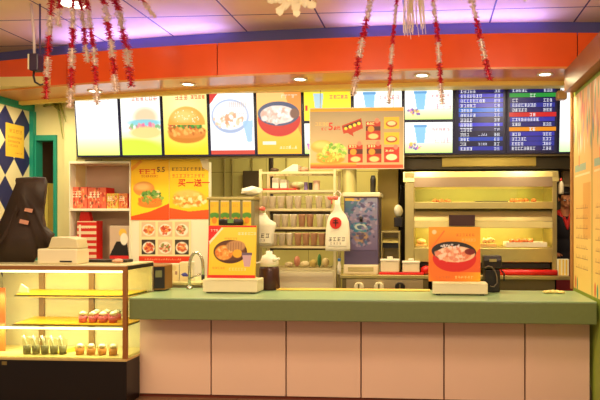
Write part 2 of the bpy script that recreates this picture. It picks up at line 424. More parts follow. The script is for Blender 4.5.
def food4():
    c = Cv(76, 92, (255, 255, 255), 1.22); c.rect(0, 1.14, 1, 1.22, (205, 60, 50)); c.poly([(0, 0), (.22, 0), (0, .25)], (210, 60, 60))
    c.ell(.46, .48, .43, .33, (160, 175, 205), .08); c.ell(.46, .46, .39, .28, (235, 238, 245), .1)
    for i in range(9): c.rect(.45 + i * .045, .2, .455 + i * .045 + .008, .44, (190, 165, 150), .6); c.rect(.45, .2 + i * .028, .84, .208 + i * .028, (190, 165, 150), .5)
    c.dots(.42, .55, .34, .14, 70, .05, [(250, 250, 250), (250, 235, 225), (245, 190, 150), (240, 150, 110)])
    c.poly([(.74, .58), (.98, .56), (.94, .98), (.84, .98)], (150, 190, 225), .9); c.glyphs(.08, .98, .05, 6, (200, 190, 180), 1.1, .5); return c
def food5():
    c = Cv(76, 94, (246, 150, 50), 1.25); c.grad(0, 0, 1, 1.25, (250, 190, 120), (250, 180, 40)); c.poly([(1, 0), (1, .9), (.6, 0)], (240, 110, 40), .6)
    c.ell(.5, .56, .48, .34, (200, 35, 40), .04, ymin=.5); c.ell(.49, .45, .47, .24, (70, 80, 110), .05); c.ell(.48, .47, .40, .18, (235, 210, 195), .06)
    c.dots(.46, .48, .36, .15, 70, .05, [(240, 220, 210), (225, 190, 175), (245, 235, 225), (215, 160, 140)]); c.ell(.85, .45, .1, .1, (120, 80, 70), .3)
    c.glyphs(.55, .08, .07, 5, (250, 235, 220), 1.1, .7); c.rect(.12, 1.0, .42, 1.06, (250, 235, 235), .8); c.glyphs(.5, 1.08, .06, 6, (250, 240, 225), 1.1, .6); return c
def drink(seed, red=(240, 110, 130), bg=(250, 255, 245)):
    c = Cv(80, 50, bg, .62); c.r = random.Random(seed); c.grad(0, .35, 1, .62, bg, (205, 238, 130))
    c.poly([(.2, .08), (.45, .06), (.41, .42), (.25, .42)], (120, 185, 225), .9); c.rect(.19, .05, .46, .10, (90, 150, 200), .9)
    c.dots(.2, .47, .14, .08, 20, .03, [(235, 120, 190), (240, 190, 80), (120, 90, 160)]); c.glyphs(.56, .12, .07, 5, red, 1.1, .8); c.glyphs(.62, .3, .12, 3, (245, 150, 170), 1.0, .7); return c
def drink_yellow():
    c = Cv(80, 46, (250, 220, 50), .6); c.poly([(.2, .06), (.42, .06), (.38, .4), (.24, .4)], (170, 200, 210)); c.glyphs(.55, .1, .07, 5, (245, 90, 90)); c.rect(.03, .3, .08, .4, (210, 40, 30)); return c
bpx = [77, 121.5, 163.5, 210, 256.5, 303.5]
bxs = [X(p, MY) for p in bpx]
labs = ['overexposed white lit menu board, leftmost over the shelf niche', 'lit menu board with pale layered burger on white and green',
        'lit menu board with large golden burger on yellow', 'lit menu board with plate of rice and blue cup on white', 'lit menu board with red bowl of rice on orange']
for i, fn in enumerate((food1, food2, food3, food4, food5)):
    board(bxs[i], bxs[i+1], ZB, ZT, fn(), 'menu_board', labs[i], 'menu board')
zm = (ZB + ZT) / 2
b3, b4, b5 = X(303.5, MY), X(353, MY), X(403.5, MY); b6 = X(454, MY)
board(b3, b4, zm, ZT, drink_yellow(), 'menu_board', 'yellow lit drinks board, upper one half hidden by the hanging banner', 'menu board')
board(b3, b4, ZB, zm, drink(4), 'menu_board', 'pale green lit drinks board mostly hidden behind the hanging banner left part', 'menu board')
c = Cv(80, 100, (250, 255, 245), 1.24); c.grad(0, .9, 1, 1.24, (250, 255, 245), (205, 238, 130)); c.poly([(.2, .08), (.45, .06), (.41, .42), (.25, .42)], (120, 185, 225), .9); c.rect(.19, .05, .46, .10, (90, 150, 200), .9); c.glyphs(.52, .12, .08, 5, (240, 110, 130), 1.1, .8)
board(b4, b5, ZB, ZT, c, 'menu_board', 'white lit drinks board showing only above the banner right part', 'menu board')
board(b5, b6, zm, ZT, drink(7), 'menu_board', 'upper lit drinks board with blue cup, beside the blue price screens', 'menu board')
board(b5, b6, ZB, zm, drink(8), 'menu_board', 'lower lit drinks board with blue cup, beside the blue price screens', 'menu board')
def lcd(kind):
    c = Cv(130, 150, (10, 12, 52), 1.15); c.r = random.Random(kind)
    n = 13
    for i in range(n):
        y = .02 + i * 1.11 / n; h = 1.11 / n * .86
        if kind == 1:
            c.rect(.06, y, .96, y + h*.9, [(24, 26, 110), (50, 48, 200), (44, 60, 205), (54, 54, 190), (30, 120, 225), (20, 70, 190), (20, 22, 80), (60, 60, 220), (20, 26, 90), (14, 16, 60), (28, 70, 190), (14, 18, 60), (40, 50, 170)][i])
            nn = [5, 7, 8, 5, 4, 5, 4, 4, 4, 3, 3, 2, 4][i]; c.glyphs(.09, y + h*.12, h*.82, nn, (250, 250, 255), 1.06)
            if i in (9, 11): c.glyphs(.46, y + h*.25, h*.55, 4, (220, 225, 250), 1.2)
            c.glyphs(.78, y + h*.15, h*.76, 2, (235, 240, 255), 1.15)
        else:
            bar = {1: (30, 160, 60), 5: (220, 30, 40), 8: (250, 150, 20)}.get(i)
            if bar: c.rect(.02, y, .99, y + h, bar); c.glyphs(.44, y + h*.12, h*.8, 2, (255, 255, 255)); continue
            c.rect(.04, y, .96, y + h, c.r.choice([(24, 26, 110), (60, 60, 215), (50, 60, 190), (30, 34, 130)]), .75)
            nn = [5, 0, 2, 8, 5, 0, 9, 3, 0, 3, 5, 4, 8][i]; c.glyphs(.08, y + h*.12, h*.8, nn, (250, 250, 255), 1.06)
            if i not in (6,): c.glyphs(.72, y + h*.12, h*.8, 3 if i == 0 else 3, (240, 240, 255), 1.06)
    return c
b7, b8 = X(506, MY), X(557.5, MY)
board(b6, b7, ZB, ZT, lcd(1), 'price_screen', 'dark blue price list screen with plain blue rows, left one', 'screen', M_lcd, 'price list screens over the warming cabinet')
board(b7, b8, ZB, ZT, lcd(2), 'price_screen', 'dark blue price list screen with green, red and orange bars', 'screen', M_lcd, 'price list screens over the warming cabinet')
c = Cv(40, 60, (255, 255, 255), 1.4); c.grad(0, 1., 1, 1.4, (255, 255, 255), (200, 240, 170))
board(b8, X(600, MY), ZB, ZT, c, 'menu_board', 'blank white lit board beside the right wall', 'menu board')
# rail carrying the boards
rl = NB(); bx(rl, X(74, MY), X(600, MY), MY + .07, MY + .11, ZB - .02, ZB + .02); bx(rl, X(74, MY), X(600, MY), MY + .07, MY + .11, ZT - .1, ZT - .06)
for p in (90, 210, 330, 450, 560): bx(rl, X(p, MY), X(p, MY) + .03, MY + .07, MY + .10, ZT - .1, SZ)
tag(ob('board_rail', rl, M_steeld), 'steel hanging rail behind the row of lit menu boards', 'rail')

# hanging banner in front of the boards
HY = 6.62
hx0, hx1 = X(309.5, HY), X(404, HY); hz0, hz1 = Z(169, X(356, HY), HY), Z(107.5, X(356, HY), HY)
c = Cv(210, 138, (205, 180, 140), .66); c.grad(0, 0, 1, .66, (158, 140, 116), (196, 160, 112)); c.rect(0, 0, 1, .035, (240, 160, 30)); c.rect(0, .62, 1, .66, (225, 70, 35))
c.grad(0, .6, .5, .64, (240, 170, 60), (225, 80, 40))
c.poly([(.34, .19), (.55, .11), (.57, .22), (.46, .27), (.47, .31), (.4, .27), (.36, .28)], (170, 50, 25)); c.poly([(.36, .2), (.54, .13), (.55, .16), (.37, .24)], (60, 25, 15))
for i in range(4): c.ell(.385 + i * .047, .222 - i * .018, .018, .018, (245, 200, 60), .3)
c.ell(.13, .42, .12, .075, (222, 140, 66), .1); c.ell(.12, .40, .09, .04, (240, 175, 100), .8)
c.dots(.26, .46, .13, .07, 90, .02, [(110, 160, 60), (150, 190, 80), (200, 205, 110), (90, 140, 50)]); c.ell(.22, .56, .15, .05, (225, 130, 40), .15)
c.dots(.22, .53, .15, .05, 60, .018, [(235, 150, 50), (225, 110, 40), (120, 160, 50), (245, 190, 90)])
for (x, y) in ((.60, .15), (.41, .40), (.61, .40)):
    c.rect(x, y, x + .155, y + .2, (170, 45, 25)); c.rect(x, y + .05, x + .155, y + .1, (80, 30, 20)); c.ell(x + .055, y + .08, .035, .035, (235, 140, 40), .3)
    c.ell(x + .08, y + .16, .055, .03, (235, 190, 130), .3); c.ell(x + .12, y - .01, .024, .028, (225, 120, 100), .2); c.glyphs(x + .01, y + .005, .025, 3, (250, 220, 160))
for (y) in (.10, .27): c.rect(.795, y, .955, y + .13, (236, 175, 45)); c.ell(.875, y + .075, .06, .036, (150, 70, 40), .15); c.ell(.875, y + .07, .045, .024, (235, 200, 160), .2)
c.rect(.795, .43, .955, .6, (180, 45, 30)); c.ell(.875, .54, .06, .035, (240, 215, 170), .2); c.ell(.92, .43, .024, .028, (225, 120, 100), .2); c.glyphs(.81, .45, .028, 3, (250, 220, 160))
c.glyphs(.05, .15, .035, 4, (215, 170, 100)); c.glyphs(.12, .21, .028, 2, (190, 40, 30))
t = thing('hanging_banner', ((hx0 + hx1) / 2, HY, hz0), 'wide hanging burger banner with 5.8 price in front of the menu boards', 'banner')
ob('board', bx(NB(), hx0, hx1, HY + .003, HY + .02, hz0, hz1), mat('banner_edge', (235, 215, 190), .4), t)
art('printed_face', c, (hx0 + .008, HY, hz0 + .008), (hx1 - hx0 - .016, 0, 0), (0, 0, hz1 - hz0 - .016), M_print, t)
hw = hx1 - hx0; hh = hz1 - hz0
M_tred = mat('print_red', (205, 35, 25), .4, var=0)
lettering('lettering', '5.', .115, (hx0 + hw*.2, HY - .002, hz1 - hh*.36), (1,0,0), (0,0,1), M_tred, t, .02)
lettering('lettering', '8元', .05, (hx0 + hw*.262, HY - .002, hz1 - hh*.355), (1,0,0), (0,0,1), M_tred, t, .02)
b = NB()
for x in (hx0 + .12, hx1 - .12): tube(b, [(x, HY + .012, hz1 - .01), (x, HY + .012, SZ + .001)], .003, 5)
ob('hanging_wire', b, M_steeld, t)

# ------------------------------------------------------------------ poster partition left of the rack
QY = 7.0
q0, q1 = X(131, QY), X(209, QY)
struct('wall_partition', bx(NB(), q0, q1, QY, QY + .08, 0, ZB - .05), M_white)
def sheet(name, cv, px0, px1, py0, py1, lab, extra=None, dy=0):
    y = QY - .006 - dy; x0, x1 = X(px0, y), X(px1, y); z0, z1 = Z(py1, (x0+x1)/2, y), Z(py0, (x0+x1)/2, y)
    o = art(name, cv, (x0, y, z0), (x1 - x0, 0, 0), (0, 0, z1 - z0), M_print); tag(o, lab, 'poster', 'food posters on the white partition'); return o, x0, x1, y, z0, z1
c = Cv(90, 150, (250, 200, 30), 1.65); c.grad(0, 0, 1, 1.65, (248, 190, 30), (252, 214, 40)); c.poly([(0, .22), (.25, 0), (.3, .06), (.02, .33)], (240, 150, 40), .8)
c.glyphs(.2, .25, .15, 3, (220, 60, 20), 1.05); c.glyphs(.27, .43, .05, 8, (200, 90, 20)); c.ell(.34, .8, .28, .2, (222, 140, 60), .1); c.ell(.3, .74, .2, .1, (245, 185, 110), .8)
c.dots(.55, 1.02, .3, .16, 110, .045, [(90, 150, 60), (140, 180, 70), (240, 210, 170), (60, 110, 40)]); c.ell(.5, 1.2, .32, .12, (225, 130, 45), .15); c.dots(.5, 1.1, .3, .1, 50, .04, [(235, 140, 50), (225, 110, 40), (130, 160, 60)])
c.poly([(0, 1.55), (.5, 1.42), (1, 1.2), (1, 1.65), (0, 1.65)], (235, 80, 25))
o, x0, x1, y, z0, z1 = sheet('wall_poster', c, 131, 169, 159.5, 220, 'yellow poster of a burger priced 5.5 on the partition')
lettering('lettering', '5.5', .085, (x0 + (x1-x0)*.68, y - .002, z1 - .15), (1,0,0), (0,0,1), mat('print_brown', (90, 45, 20), .5, var=0), o, .015)
c = Cv(90, 150, (250, 210, 30), 1.6); c.grad(0, 0, 1, 1.6, (250, 205, 40), (250, 195, 30)); c.glyphs(.06, .22, .085, 9, (120, 80, 40)); c.glyphs(.06, .4, .085, 9, (220, 90, 40))
c.poly([(.78, 0), (1, 0), (1, .32), (.86, .24)], (245, 232, 190)); c.ell(.5, 1.05, .42, .22, (238, 150, 60), .15, .6)
c.dots(.5, 1.1, .42, .18, 120, .05, [(240, 160, 60), (230, 120, 40), (250, 215, 130), (250, 235, 190)]); c.ell(.45, .92, .3, .1, (248, 195, 110), .6, .8); c.poly([(0, 1.3), (.5, 1.4), (1, 1.35), (1, 1.6), (0, 1.6)], (235, 85, 30))
o, x0, x1, y, z0, z1 = sheet('wall_poster', c, 169.3, 208.5, 159, 219, 'yellow poster of fried food with a folded white corner')
lettering('lettering', '买一送一', .098, (x0 + (x1-x0)*.22, y - .002, z1 - .32), (1,0,0), (0,0,1), M_tred, o, .02)
c = Cv(120, 100, (238, 222, 170), .86)
for j in range(2):
    for i in range(3):
        x, yy = .05 + i * .32, .03 + j * .36; wj = i == 0 or (i == 2 and j == 1)
        c.rect(x, yy, x + .27, yy + .3, (60, 48, 40) if (j == 1 and i != 1) else (222, 190, 150)); c.ell(x + .135, yy + .16, .12, .12, (240, 232, 215), .15)
        c.dots(x + .135, yy + .16, .09, .08, 40, .025, [[(220, 120, 60), (235, 170, 90), (200, 80, 50)], [(215, 90, 50), (240, 150, 70), (190, 60, 40)], [(200, 90, 50), (120, 130, 60), (240, 200, 160)]][(i + j) % 3])
c.rect(0, .72, 1, .86, (225, 60, 30)); c.glyphs(.1, .76, .04, 16, (245, 170, 120))
sheet('wall_poster', c, 139, 191, 220.5, 263, 'white poster with six small food pictures above a red band')
# ------------------------------------------------------------------ shelf niche
NY = 6.98
n0, n1 = X(69, NY), X(131, NY) - .01
tz, sz1, sz2 = Z(161, X(100, NY), NY), Z(208.5, X(100, NY), NY), Z(262, X(100, NY), NY)
M_mauve = mat('niche_mauve', (206, 178, 152), .55, var=.04)
t = thing('shelf_unit', ((n0 + n1) / 2, NY + .2, 0), 'pale built-in shelf unit holding snack boxes left of the posters', 'shelf')
ob('back_panel', bx(NB(), n0, n1, NY + .36, NY + .39, 0, tz), M_mauve, t)
ob('side_panel', bx(NB(), n0, n0 + .012, NY + .001, NY + .36, 0, tz), M_white, t); ob('side_panel', bx(NB(), n1 - .012, n1, NY + .001, NY + .36, 0, tz), M_white, t)
for z in (tz, sz1, sz2): ob('shelf', bx(NB(), n0 + .0125, n1 - .0125, NY + .0, NY + .355, z - .03, z), M_white, t, bevel=.003)
def carton(name, px0, px1, py0, z, yy, d, cv, lab, body, cat='box', group=None, ym=None):
    x0, x1 = X(px0, yy), X(px1, yy); z1 = Z(py0, (x0 + x1)/2, yy)
    t = thing(name, ((x0+x1)/2, yy + d/2, z), lab, cat, group)
    ob('carton_body', bx(NB(), x0, x1, yy + .002, yy + d, z + .001, z1), body, t, bevel=.003)
    art('printed_front', cv, (x0 + .002, yy, z + .003), (x1 - x0 - .004, 0, 0), (0, 0, z1 - z - .005), M_print, t); return t
def snack(seed, base):
    c = Cv(60, 40, base, .6); c.r = random.Random(seed); c.dots(.5, .3, .5, .3, 60, .05, [(225, 90, 60), (245, 200, 160), (190, 50, 40), (120, 60, 40), (240, 160, 90)]); c.glyphs(.08, .1, .18, 3, (250, 230, 200)); return c
carton('snack_box', 70, 87, 187, sz1, NY + .06, .2, snack(1, (225, 110, 80)), 'red and cream snack carton, leftmost on the niche shelf', M_red, group='snack boxes on the niche shelf')
carton('snack_box', 87.5, 106, 187.5, sz1, NY + .06, .2, snack(2, (215, 100, 70)), 'red snack carton in the middle of the niche shelf', M_red, group='snack boxes on the niche shelf')
carton('snack_box', 106.5, 118, 193.5, sz1, NY + .06, .2, snack(3, (200, 170, 70)), 'low golden snack carton on the niche shelf', M_yellow, group='snack boxes on the niche shelf')
carton('snack_box', 118.5, 127.5, 193.5, sz1, NY + .06, .2, snack(4, (200, 120, 60)), 'low golden carton with red end, rightmost on the niche shelf', M_red, group='snack boxes on the niche shelf')
# striped box
c = Cv(60, 80, (240, 215, 175), 1.3)
for i in range(7): c.rect(0, .04 + i * .19, 1, .04 + i * .19 + .1, (212, 40, 28))
c.rect(.08, .12, .2, .75, (240, 225, 195)); c.glyphs(.25, .16, .09, 5, (240, 225, 195))
t = carton('striped_box', 77, 96.5, 221, sz2, NY + .05, .14, c, 'red and white striped carton standing on the lower niche shelf', M_red)
x0, x1 = X(79, NY + .08), X(91, NY + .08); 
ob('folded_top', prism(NB(), [(x0, Z(221, x0, NY)), (x1, Z(221, x0, NY)), (x1 - .03, Z(212, x0, NY)), (x0 + .02, Z(211.5, x0, NY))], 'y', NY + .08, NY + .14), M_red, t)
# bun picture box
c = Cv(60, 60, (206, 178, 152), 1.15); c.poly([(0, .95), (.35, .5), (.9, .5), (1, .95)], (28, 22, 24)); c.ell(.68, .22, .2, .14, (240, 190, 70), .2); c.ell(.75, .42, .2, .2, (245, 235, 215), .2); c.rect(0, .95, 1, 1.15, (210, 35, 35))
carton('picture_box', 109.5, 129, 226, sz2, NY + .05, .12, c, 'small red and black box with yellow spot at the niche right side', M_white)
tr = NB(); bx(tr, X(77, NY), X(107, NY), NY + .01, NY + .03, sz2 + .001, sz2 + .035)
# ------------------------------------------------------------------ yellow notice on harlequin wall
c = Cv(60, 80, (236, 190, 60), 1.6); c.glyphs(.18, .25, .16, 4, (200, 120, 30)); 
for i in range(3): c.glyphs(.12, .6 + i * .2, .1, 7 - i, (205, 120, 40), 1.1, .8)
c.glyphs(.5, 1.35, .07, 5, (205, 120, 40), 1.1, .8)
ya, yb = LW / math.tan(math.atan((5.5 - PX)/F) - TH), LW / math.tan(math.atan((24 - PX)/F) - TH)
tag(art('paper_notice', c, (LW + .001, ya, Z(157, LW, 6.85)), (0, yb - ya, 0), (0, 0, Z(124, LW, 6.85) - Z(157, LW, 6.85)), M_print), 'yellow paper notice taped on the blue and cream diamond wall', 'notice')
# ------------------------------------------------------------------ kitchen: hood, steel bench, warming cabinet
WT = Z(275, X(385, 6.3), 6.3); 
h0, h1 = X(400, 6.98), X(600, 6.98)
t = thing('extractor_hood', ((h0+h1)/2, 7.2, Z(169, 1, 6.98)), 'long steel extractor hood over the warming cabinet', 'hood')
ob('hood_canopy', bx(NB(), h0, h1, 7.0, 7.9, Z(169, .6, 7.0), SZ - .06), mat('hood_bronze', (70, 62, 34), .35, .5, var=.2, scale=3), t)
ob('hood_lip', bx(NB(), X(442, 6.97), X(536, 6.97), 6.96, 6.999, Z(166.5, .6, 6.97), Z(157, .6, 6.97)), mat('hood_brass', (168, 150, 70), .3, .8, var=.1), t, bevel=.004)
# dark gap behind the cabinet
def steel_bench(px0, px1, y0, y1, lab, knobs=()):
    xa, xb = X(px0, y0), X(px1, y0); t = thing('steel_bench', ((xa+xb)/2, (y0+y1)/2, KF), lab, 'bench')
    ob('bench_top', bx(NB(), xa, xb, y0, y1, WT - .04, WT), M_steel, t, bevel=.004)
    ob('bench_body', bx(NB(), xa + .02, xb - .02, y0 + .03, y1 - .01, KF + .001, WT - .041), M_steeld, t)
    return t, xa, xb
# fryer with knobs
t, xa, xb = steel_bench(340, 430, 6.3, 6.95, 'stainless cooking bench with three round control knobs on its front')
t.name = 'cooking_bench'
ob('control_panel', bx(NB(), X(346, 6.3), X(423, 6.3), 6.318, 6.33, WT - .3, WT - .045), mat('panel_steel_warm', (206, 186, 140), .35, .6), t, bevel=.003)
for p, m in ((359, M_steel), (379, M_steel), (400, M_black)):
    x = X(p, 6.3); z = Z(287, x, 6.3); b = NB()
    ring = [(x + .055*math.cos(a*math.pi/10), 6.31, z + .055*math.sin(a*math.pi/10)) for a in range(20)]; ring2 = [(x + .05*math.cos(a*math.pi/10), 6.27, z + .05*math.sin(a*math.pi/10)) for a in range(20)]
    A = [b.verts.new(q) for q in ring]; B = [b.verts.new(q) for q in ring2]; b.faces.new(A); b.faces.new(B)
    for i in range(20): b.faces.new([A[i], A[(i+1) % 20], B[(i+1) % 20], B[i]])
    k = ob('knob', b, m if m is M_black else mat('knob_cream', (225, 215, 170), .4), t, bevel=.004); ob('pointer', bx(NB(), x - .008, x + .008, 6.262, 6.2699, z - .035, z + .035), M_steeld, k)
# warming cabinet --------------------------------------------------
WY = 6.45
w0, w1 = X(405, WY), X(557, WY); wm = (w0 + w1) / 2
zz = lambda py: Z(py, wm, WY)
t = thing('warming_cabinet', (wm, WY + .3, WT), 'tall stainless warming cabinet with two lit glass food shelves', 'warming cabinet')
wb = thing('steel_bench', (wm, WY + .3, KF), 'low stainless bench under the warming cabinet', 'bench')
ob('bench_top', bx(NB(), X(431, 6.3), X(557, 6.3), 6.3, 7.05, WT - .04, WT), M_steel, wb, bevel=.004)
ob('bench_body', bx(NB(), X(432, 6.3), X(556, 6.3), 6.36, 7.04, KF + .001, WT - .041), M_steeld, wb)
ob('side_ledge', bx(NB(), X(557, 6.3) + .001, X(570, 6.3), 6.3, 6.56, WT - .04, WT), M_steel, wb, bevel=.004)
zb = WT + .001; t.location.z = zb
M_back = mat('warm_back', (225, 212, 110), .35, .2, var=.06)
ob('back_panel', bx(NB(), w0 + .05, w1 - .04, WY + .52, WY + .55, zb, zz(172)), M_back, t)
for x in (w0, w1 - .05): ob('post', bx(NB(), x, x + (.1 if x == w0 else .05), WY, WY + .55, zb + .001, zz(172)), M_steel, t, bevel=.004)
ob('top_canopy', prism(NB(), [(WY - .02, zz(182)), (WY + .55, zz(182)), (WY + .55, zz(171)), (WY + .03, zz(171))], 'x', w0 - .02, w1 + .02), M_steel, t, bevel=.004)
ob('canopy_visor', prism(NB(), [(WY - .04, zz(187)), (WY - .02, zz(187)), (WY + .02, zz(177)), (WY, zz(177))], 'x', w0 + .10, w1 - .05), mat('visor_steel', (150, 130, 104), .3, .75), t)
for a, c_ in ((209, 202), (228, 221.5), (262, 248)):
    ob('shelf_rail', bx(NB(), w0 + .101, w1 - .051, WY - .03, WY + .02, zz(a), zz(c_)), M_steel if a != 228 else mat('visor_bright', (222, 208, 140), .35, .3), t, bevel=.005)
for a in (203, 247): ob('food_shelf', bx(NB(), w0 + .101, w1 - .051, WY + .021, WY + .519, zz(a) - .015, zz(a)), M_steel, t)
ob('visor', prism(NB(), [(WY - .02, zz(221)), (WY - .012, zz(221)), (WY + .05, zz(210)), (WY + .042, zz(210))], 'x', w0 + .101, w1 - .051), mat('mid_visor', (176, 158, 104), .35, .6), t)
ob('middle_shelf', bx(NB(), w0 + .101, w1 - .051, WY + .021, WY + .519, zz(226), zz(224)), M_steel, t)
for a in (184, 227.4): 
    lt = ob('lamp_tube', tube(NB(), [(w0 + .14, WY + .1, zz(a)), (w1 - .1, WY + .1, zz(a))], .006, 8), M_tube, t)
ob('drawer_slot', bx(NB(), w0 + .12, w1 - .07, WY + .02, WY + .5, zz(268), zz(263)), M_black, t)
for x in (w0 + .2, w0 + .7, w1 - .35): pass
ob('glass_front', bx(NB(), w0 + .101, w1 - .051, WY + .004, WY + .008, zz(201.5), zz(189)), M_glass, t)
# food on its shelves
M_fry = mat('fried_food', (214, 110, 40), .5, var=.3, scale=60, bump=.5); M_bun = mat('bun_golden', (232, 190, 120), .5, var=.15, scale=30)
M_tray = mat('tray_dark', (90, 80, 60), .4, .5)
def tray(px0, px1, py, lab, y, d=.2, m=M_tray, hh=.025):
    x0, x1 = X(px0, y), X(px1, y); b = NB(); bx(b, x0, x1, y, y + d, py, py + .006)
    for q in ((x0, x0 + .006, y, y + d), (x1 - .006, x1, y, y + d), (x0 + .006, x1 - .006, y, y + .006), (x0 + .006, x1 - .006, y + d - .006, y + d)): bx(b, *q, py + .006, py + hh)
    return tag(ob('food_tray', b, m), lab, 'tray')
f1 = zz(203) + .001; f2 = zz(247) + .001
tray(476, 508, f1, 'dark food tray in the middle of the upper lit shelf', WY + .12)
tray(508.5, 541, f1, 'steel tray of fried pieces on the upper lit shelf, right', WY + .12, m=M_steel, hh=.014)
tray(430, 455, f1, 'steel tray with fried pieces on the upper lit shelf, left', WY + .12, m=M_steel, hh=.014)
for i, p in enumerate((512, 516.5, 521, 526, 534)):
    tag(ob('fried_piece', blob(NB(), (X(p, WY + .2), WY + .2, f1 + .028), .03, .035, .028, 2, .15), M_fry, smooth=True), ORD[i] + ' fried piece from the left on the upper shelf right tray', 'food', 'fried pieces on the right tray')
for i, p in enumerate((435, 441, 448)):
    tag(ob('fried_piece', blob(NB(), (X(p, WY + .2), WY + .2, f1 + .025), .036, .03, .024, 2, .15), M_fry, smooth=True), ORD[i] + ' fried piece from the left on the upper shelf left tray', 'food', 'fried pieces on the left tray')
tr = tray(506, 547, f2, 'white paper-lined tray of browned food on the lower lit shelf', WY + .04, .28, M_white, .05)
for i, p in enumerate((512, 518, 524, 530)):
    tag(ob('fried_piece', blob(NB(), (X(p, WY + .12), WY + .12, f2 + .058), .038, .055, .03, 2, .15), M_fry, smooth=True), ORD[i] + ' browned piece from the left on the lower white tray', 'food', 'browned pieces on the white tray')
b = NB()
for i in range(9): blob(b, (X(484 + i % 5 * 2.4, WY + .1) + R.uniform(-.005, .005), WY + .1 + (i // 5) * .05, f2 + .05 + R.uniform(0, .03)), .02, .02, .025, 1, .2)
bx(b, X(480, WY + .1), X(496, WY + .1), WY + .05, WY + .2, f2, f2 + .03)
tag(ob('fries_box', b, M_bun), 'small box of yellow fries on the lower lit shelf behind the bowl sign', 'food')
b = NB(); blob(b, (X(421, WY + .2), WY + .2, f2 + .05), .055, .055, .035, 2); bx(b, X(416, WY + .2), X(427, WY + .2), WY + .15, WY + .25, f2, f2 + .02)
tag(ob('bun_pack', b, M_bun, smooth=False), 'round golden bun at the left end of the lower lit shelf', 'food')
# red tray under the cabinet on the low bench
b = NB(); 
tube(b, [(X(500, 6.36), 6.36, WT + .032), (X(530, 6.36), 6.365, WT + .031), (X(557, 6.36), 6.36, WT + .031)], .03, 10)
tag(ob('red_roll', b, M_red, smooth=True), 'long red rolled tube lying in front of the warming cabinet', 'roll')
# card stand
x0, x1 = X(558, 6.36), X(569, 6.36)
t2 = thing('card_box', ((x0+x1)/2, 6.38, WT), 'small white and yellow box at the bench right end by the person', 'box')
c = Cv(30, 36, (238, 228, 180), 1.2)
for i in range(3): c.rect(.1 + i * .3, 0, .25 + i * .3, 1.2, (238, 196, 50))
ob('box_body', bx(NB(), x0, x1, 6.36, 6.42, WT + .001, WT + .17), M_white, t2); art('printed_front', c, (x0, 6.358, WT + .003), (x1 - x0, 0, 0), (0, 0, .165), M_print, t2)
# device behind bowl sign
b = NB(); bx(b, X(449, 6.36), X(475, 6.36), 6.36, 6.415, zz(226), zz(215))
tag(ob('wall_monitor', b, mat('dark_red_box', (54, 22, 20), .4)), 'dark flat box mounted on the cabinet front above the bowl sign', 'box')
# hanging box and sauce bottle by the person
b = NB(); tube(b, [(X(558.5, 6.35), 6.35, Z(194, .1, 6.35) + .0), (X(558.8, 6.35), 6.35, Z(186, 1.2, 6.35)), (X(560, 6.35), 6.35, Z(179, 1.2, 6.35))], [.028, .026, .012], 10)
tt = thing('sauce_bottle', (X(561, 6.5), 6.5, Z(194, 1.25, 6.5)), 'pale squeeze bottle with red tip hanging beside the cabinet', 'bottle')
b.free(); xb_ = X(561, 6.5); z_ = Z(194, xb_, 6.5)
ob('bottle_body', lathe(NB(), [(0, 0), (.026, 0), (.03, .02), (.03, .1), (.015, .135), (0, .135)], (xb_, 6.5, z_), 14), M_machine, tt, True)
ob('red_tip', lathe(NB(), [(0, 0), (.015, 0), (.008, .03), (0, .035)], (xb_, 6.5, z_ + .1355), 12), M_red, tt, True)
ob('hook', tube(NB(), [(xb_, 6.53, z_ + .1), (xb_, 6.54, z_ + .16), (w1 + .026, 6.54, z_ + .17), (w1 + .001, 6.54, z_ + .17)], .004, 6), M_steel, tt)
t3 = thing('wall_box', (X(567, 7.4), 7.4, Z(187, 1.5, 7.4)), 'beige control box on the kitchen wall above the person', 'box')
xq0, xq1 = X(563, 7.4), X(576, 7.4)
ob('box_body', bx(NB(), xq0, xq1, 7.4, 7.499, Z(187, 1.5, 7.4), Z(162, 1.5, 7.4)), mat('beige_box', (196, 172, 110), .5), t3, bevel=.005)
ob('box_door', bx(NB(), xq0 + .015, xq1 - .015, 7.385, 7.3995, Z(184, 1.5, 7.4), Z(172, 1.5, 7.4)), mat('beige_box2', (170, 140, 84), .5), t3, bevel=.003)
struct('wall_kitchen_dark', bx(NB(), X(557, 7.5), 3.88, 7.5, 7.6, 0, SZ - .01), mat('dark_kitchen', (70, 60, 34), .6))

# ------------------------------------------------------------------ middle: pillar, toaster, containers, dispenser
struct('wall_pillar', bx(NB(), X(378, 7.4), X(398, 7.4), 7.4, 8.3, KF, SZ - .001), mat('pillar_yellow', (214, 186, 92), .5, var=.05))
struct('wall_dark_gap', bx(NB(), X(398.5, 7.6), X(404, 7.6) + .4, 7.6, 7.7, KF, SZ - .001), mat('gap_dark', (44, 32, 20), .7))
def steel_box(px0, px1, py0, py1, y, d): 
    x0, x1 = X(px0, y), X(px1, y); return x0, x1, Z(py1, (x0+x1)/2, y), Z(py0, (x0+x1)/2, y)
# conveyor toaster at 380-396
x0, x1, z0, z1 = steel_box(381, 400, 231, 262, 6.62, .3); z0 = WT + .001
t = thing('toaster', ((x0+x1)/2, 6.75, WT), 'small open-fronted steel toaster left of the warming cabinet', 'toaster')
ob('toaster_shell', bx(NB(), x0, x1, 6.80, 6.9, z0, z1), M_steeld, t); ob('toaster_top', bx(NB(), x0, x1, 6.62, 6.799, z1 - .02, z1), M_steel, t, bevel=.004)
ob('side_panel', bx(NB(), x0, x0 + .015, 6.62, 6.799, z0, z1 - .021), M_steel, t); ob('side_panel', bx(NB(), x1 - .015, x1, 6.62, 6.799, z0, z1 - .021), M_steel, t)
zt_ = Z(240, x0, 6.62); ob('slide', prism(NB(), [(6.60, zt_ - .03), (6.80, zt_), (6.80, zt_ + .02), (6.60, zt_ - .02)], 'x', x0 + .016, x1 - .016), M_yellow if False else mat('slide_pale', (220, 205, 120), .4), t)
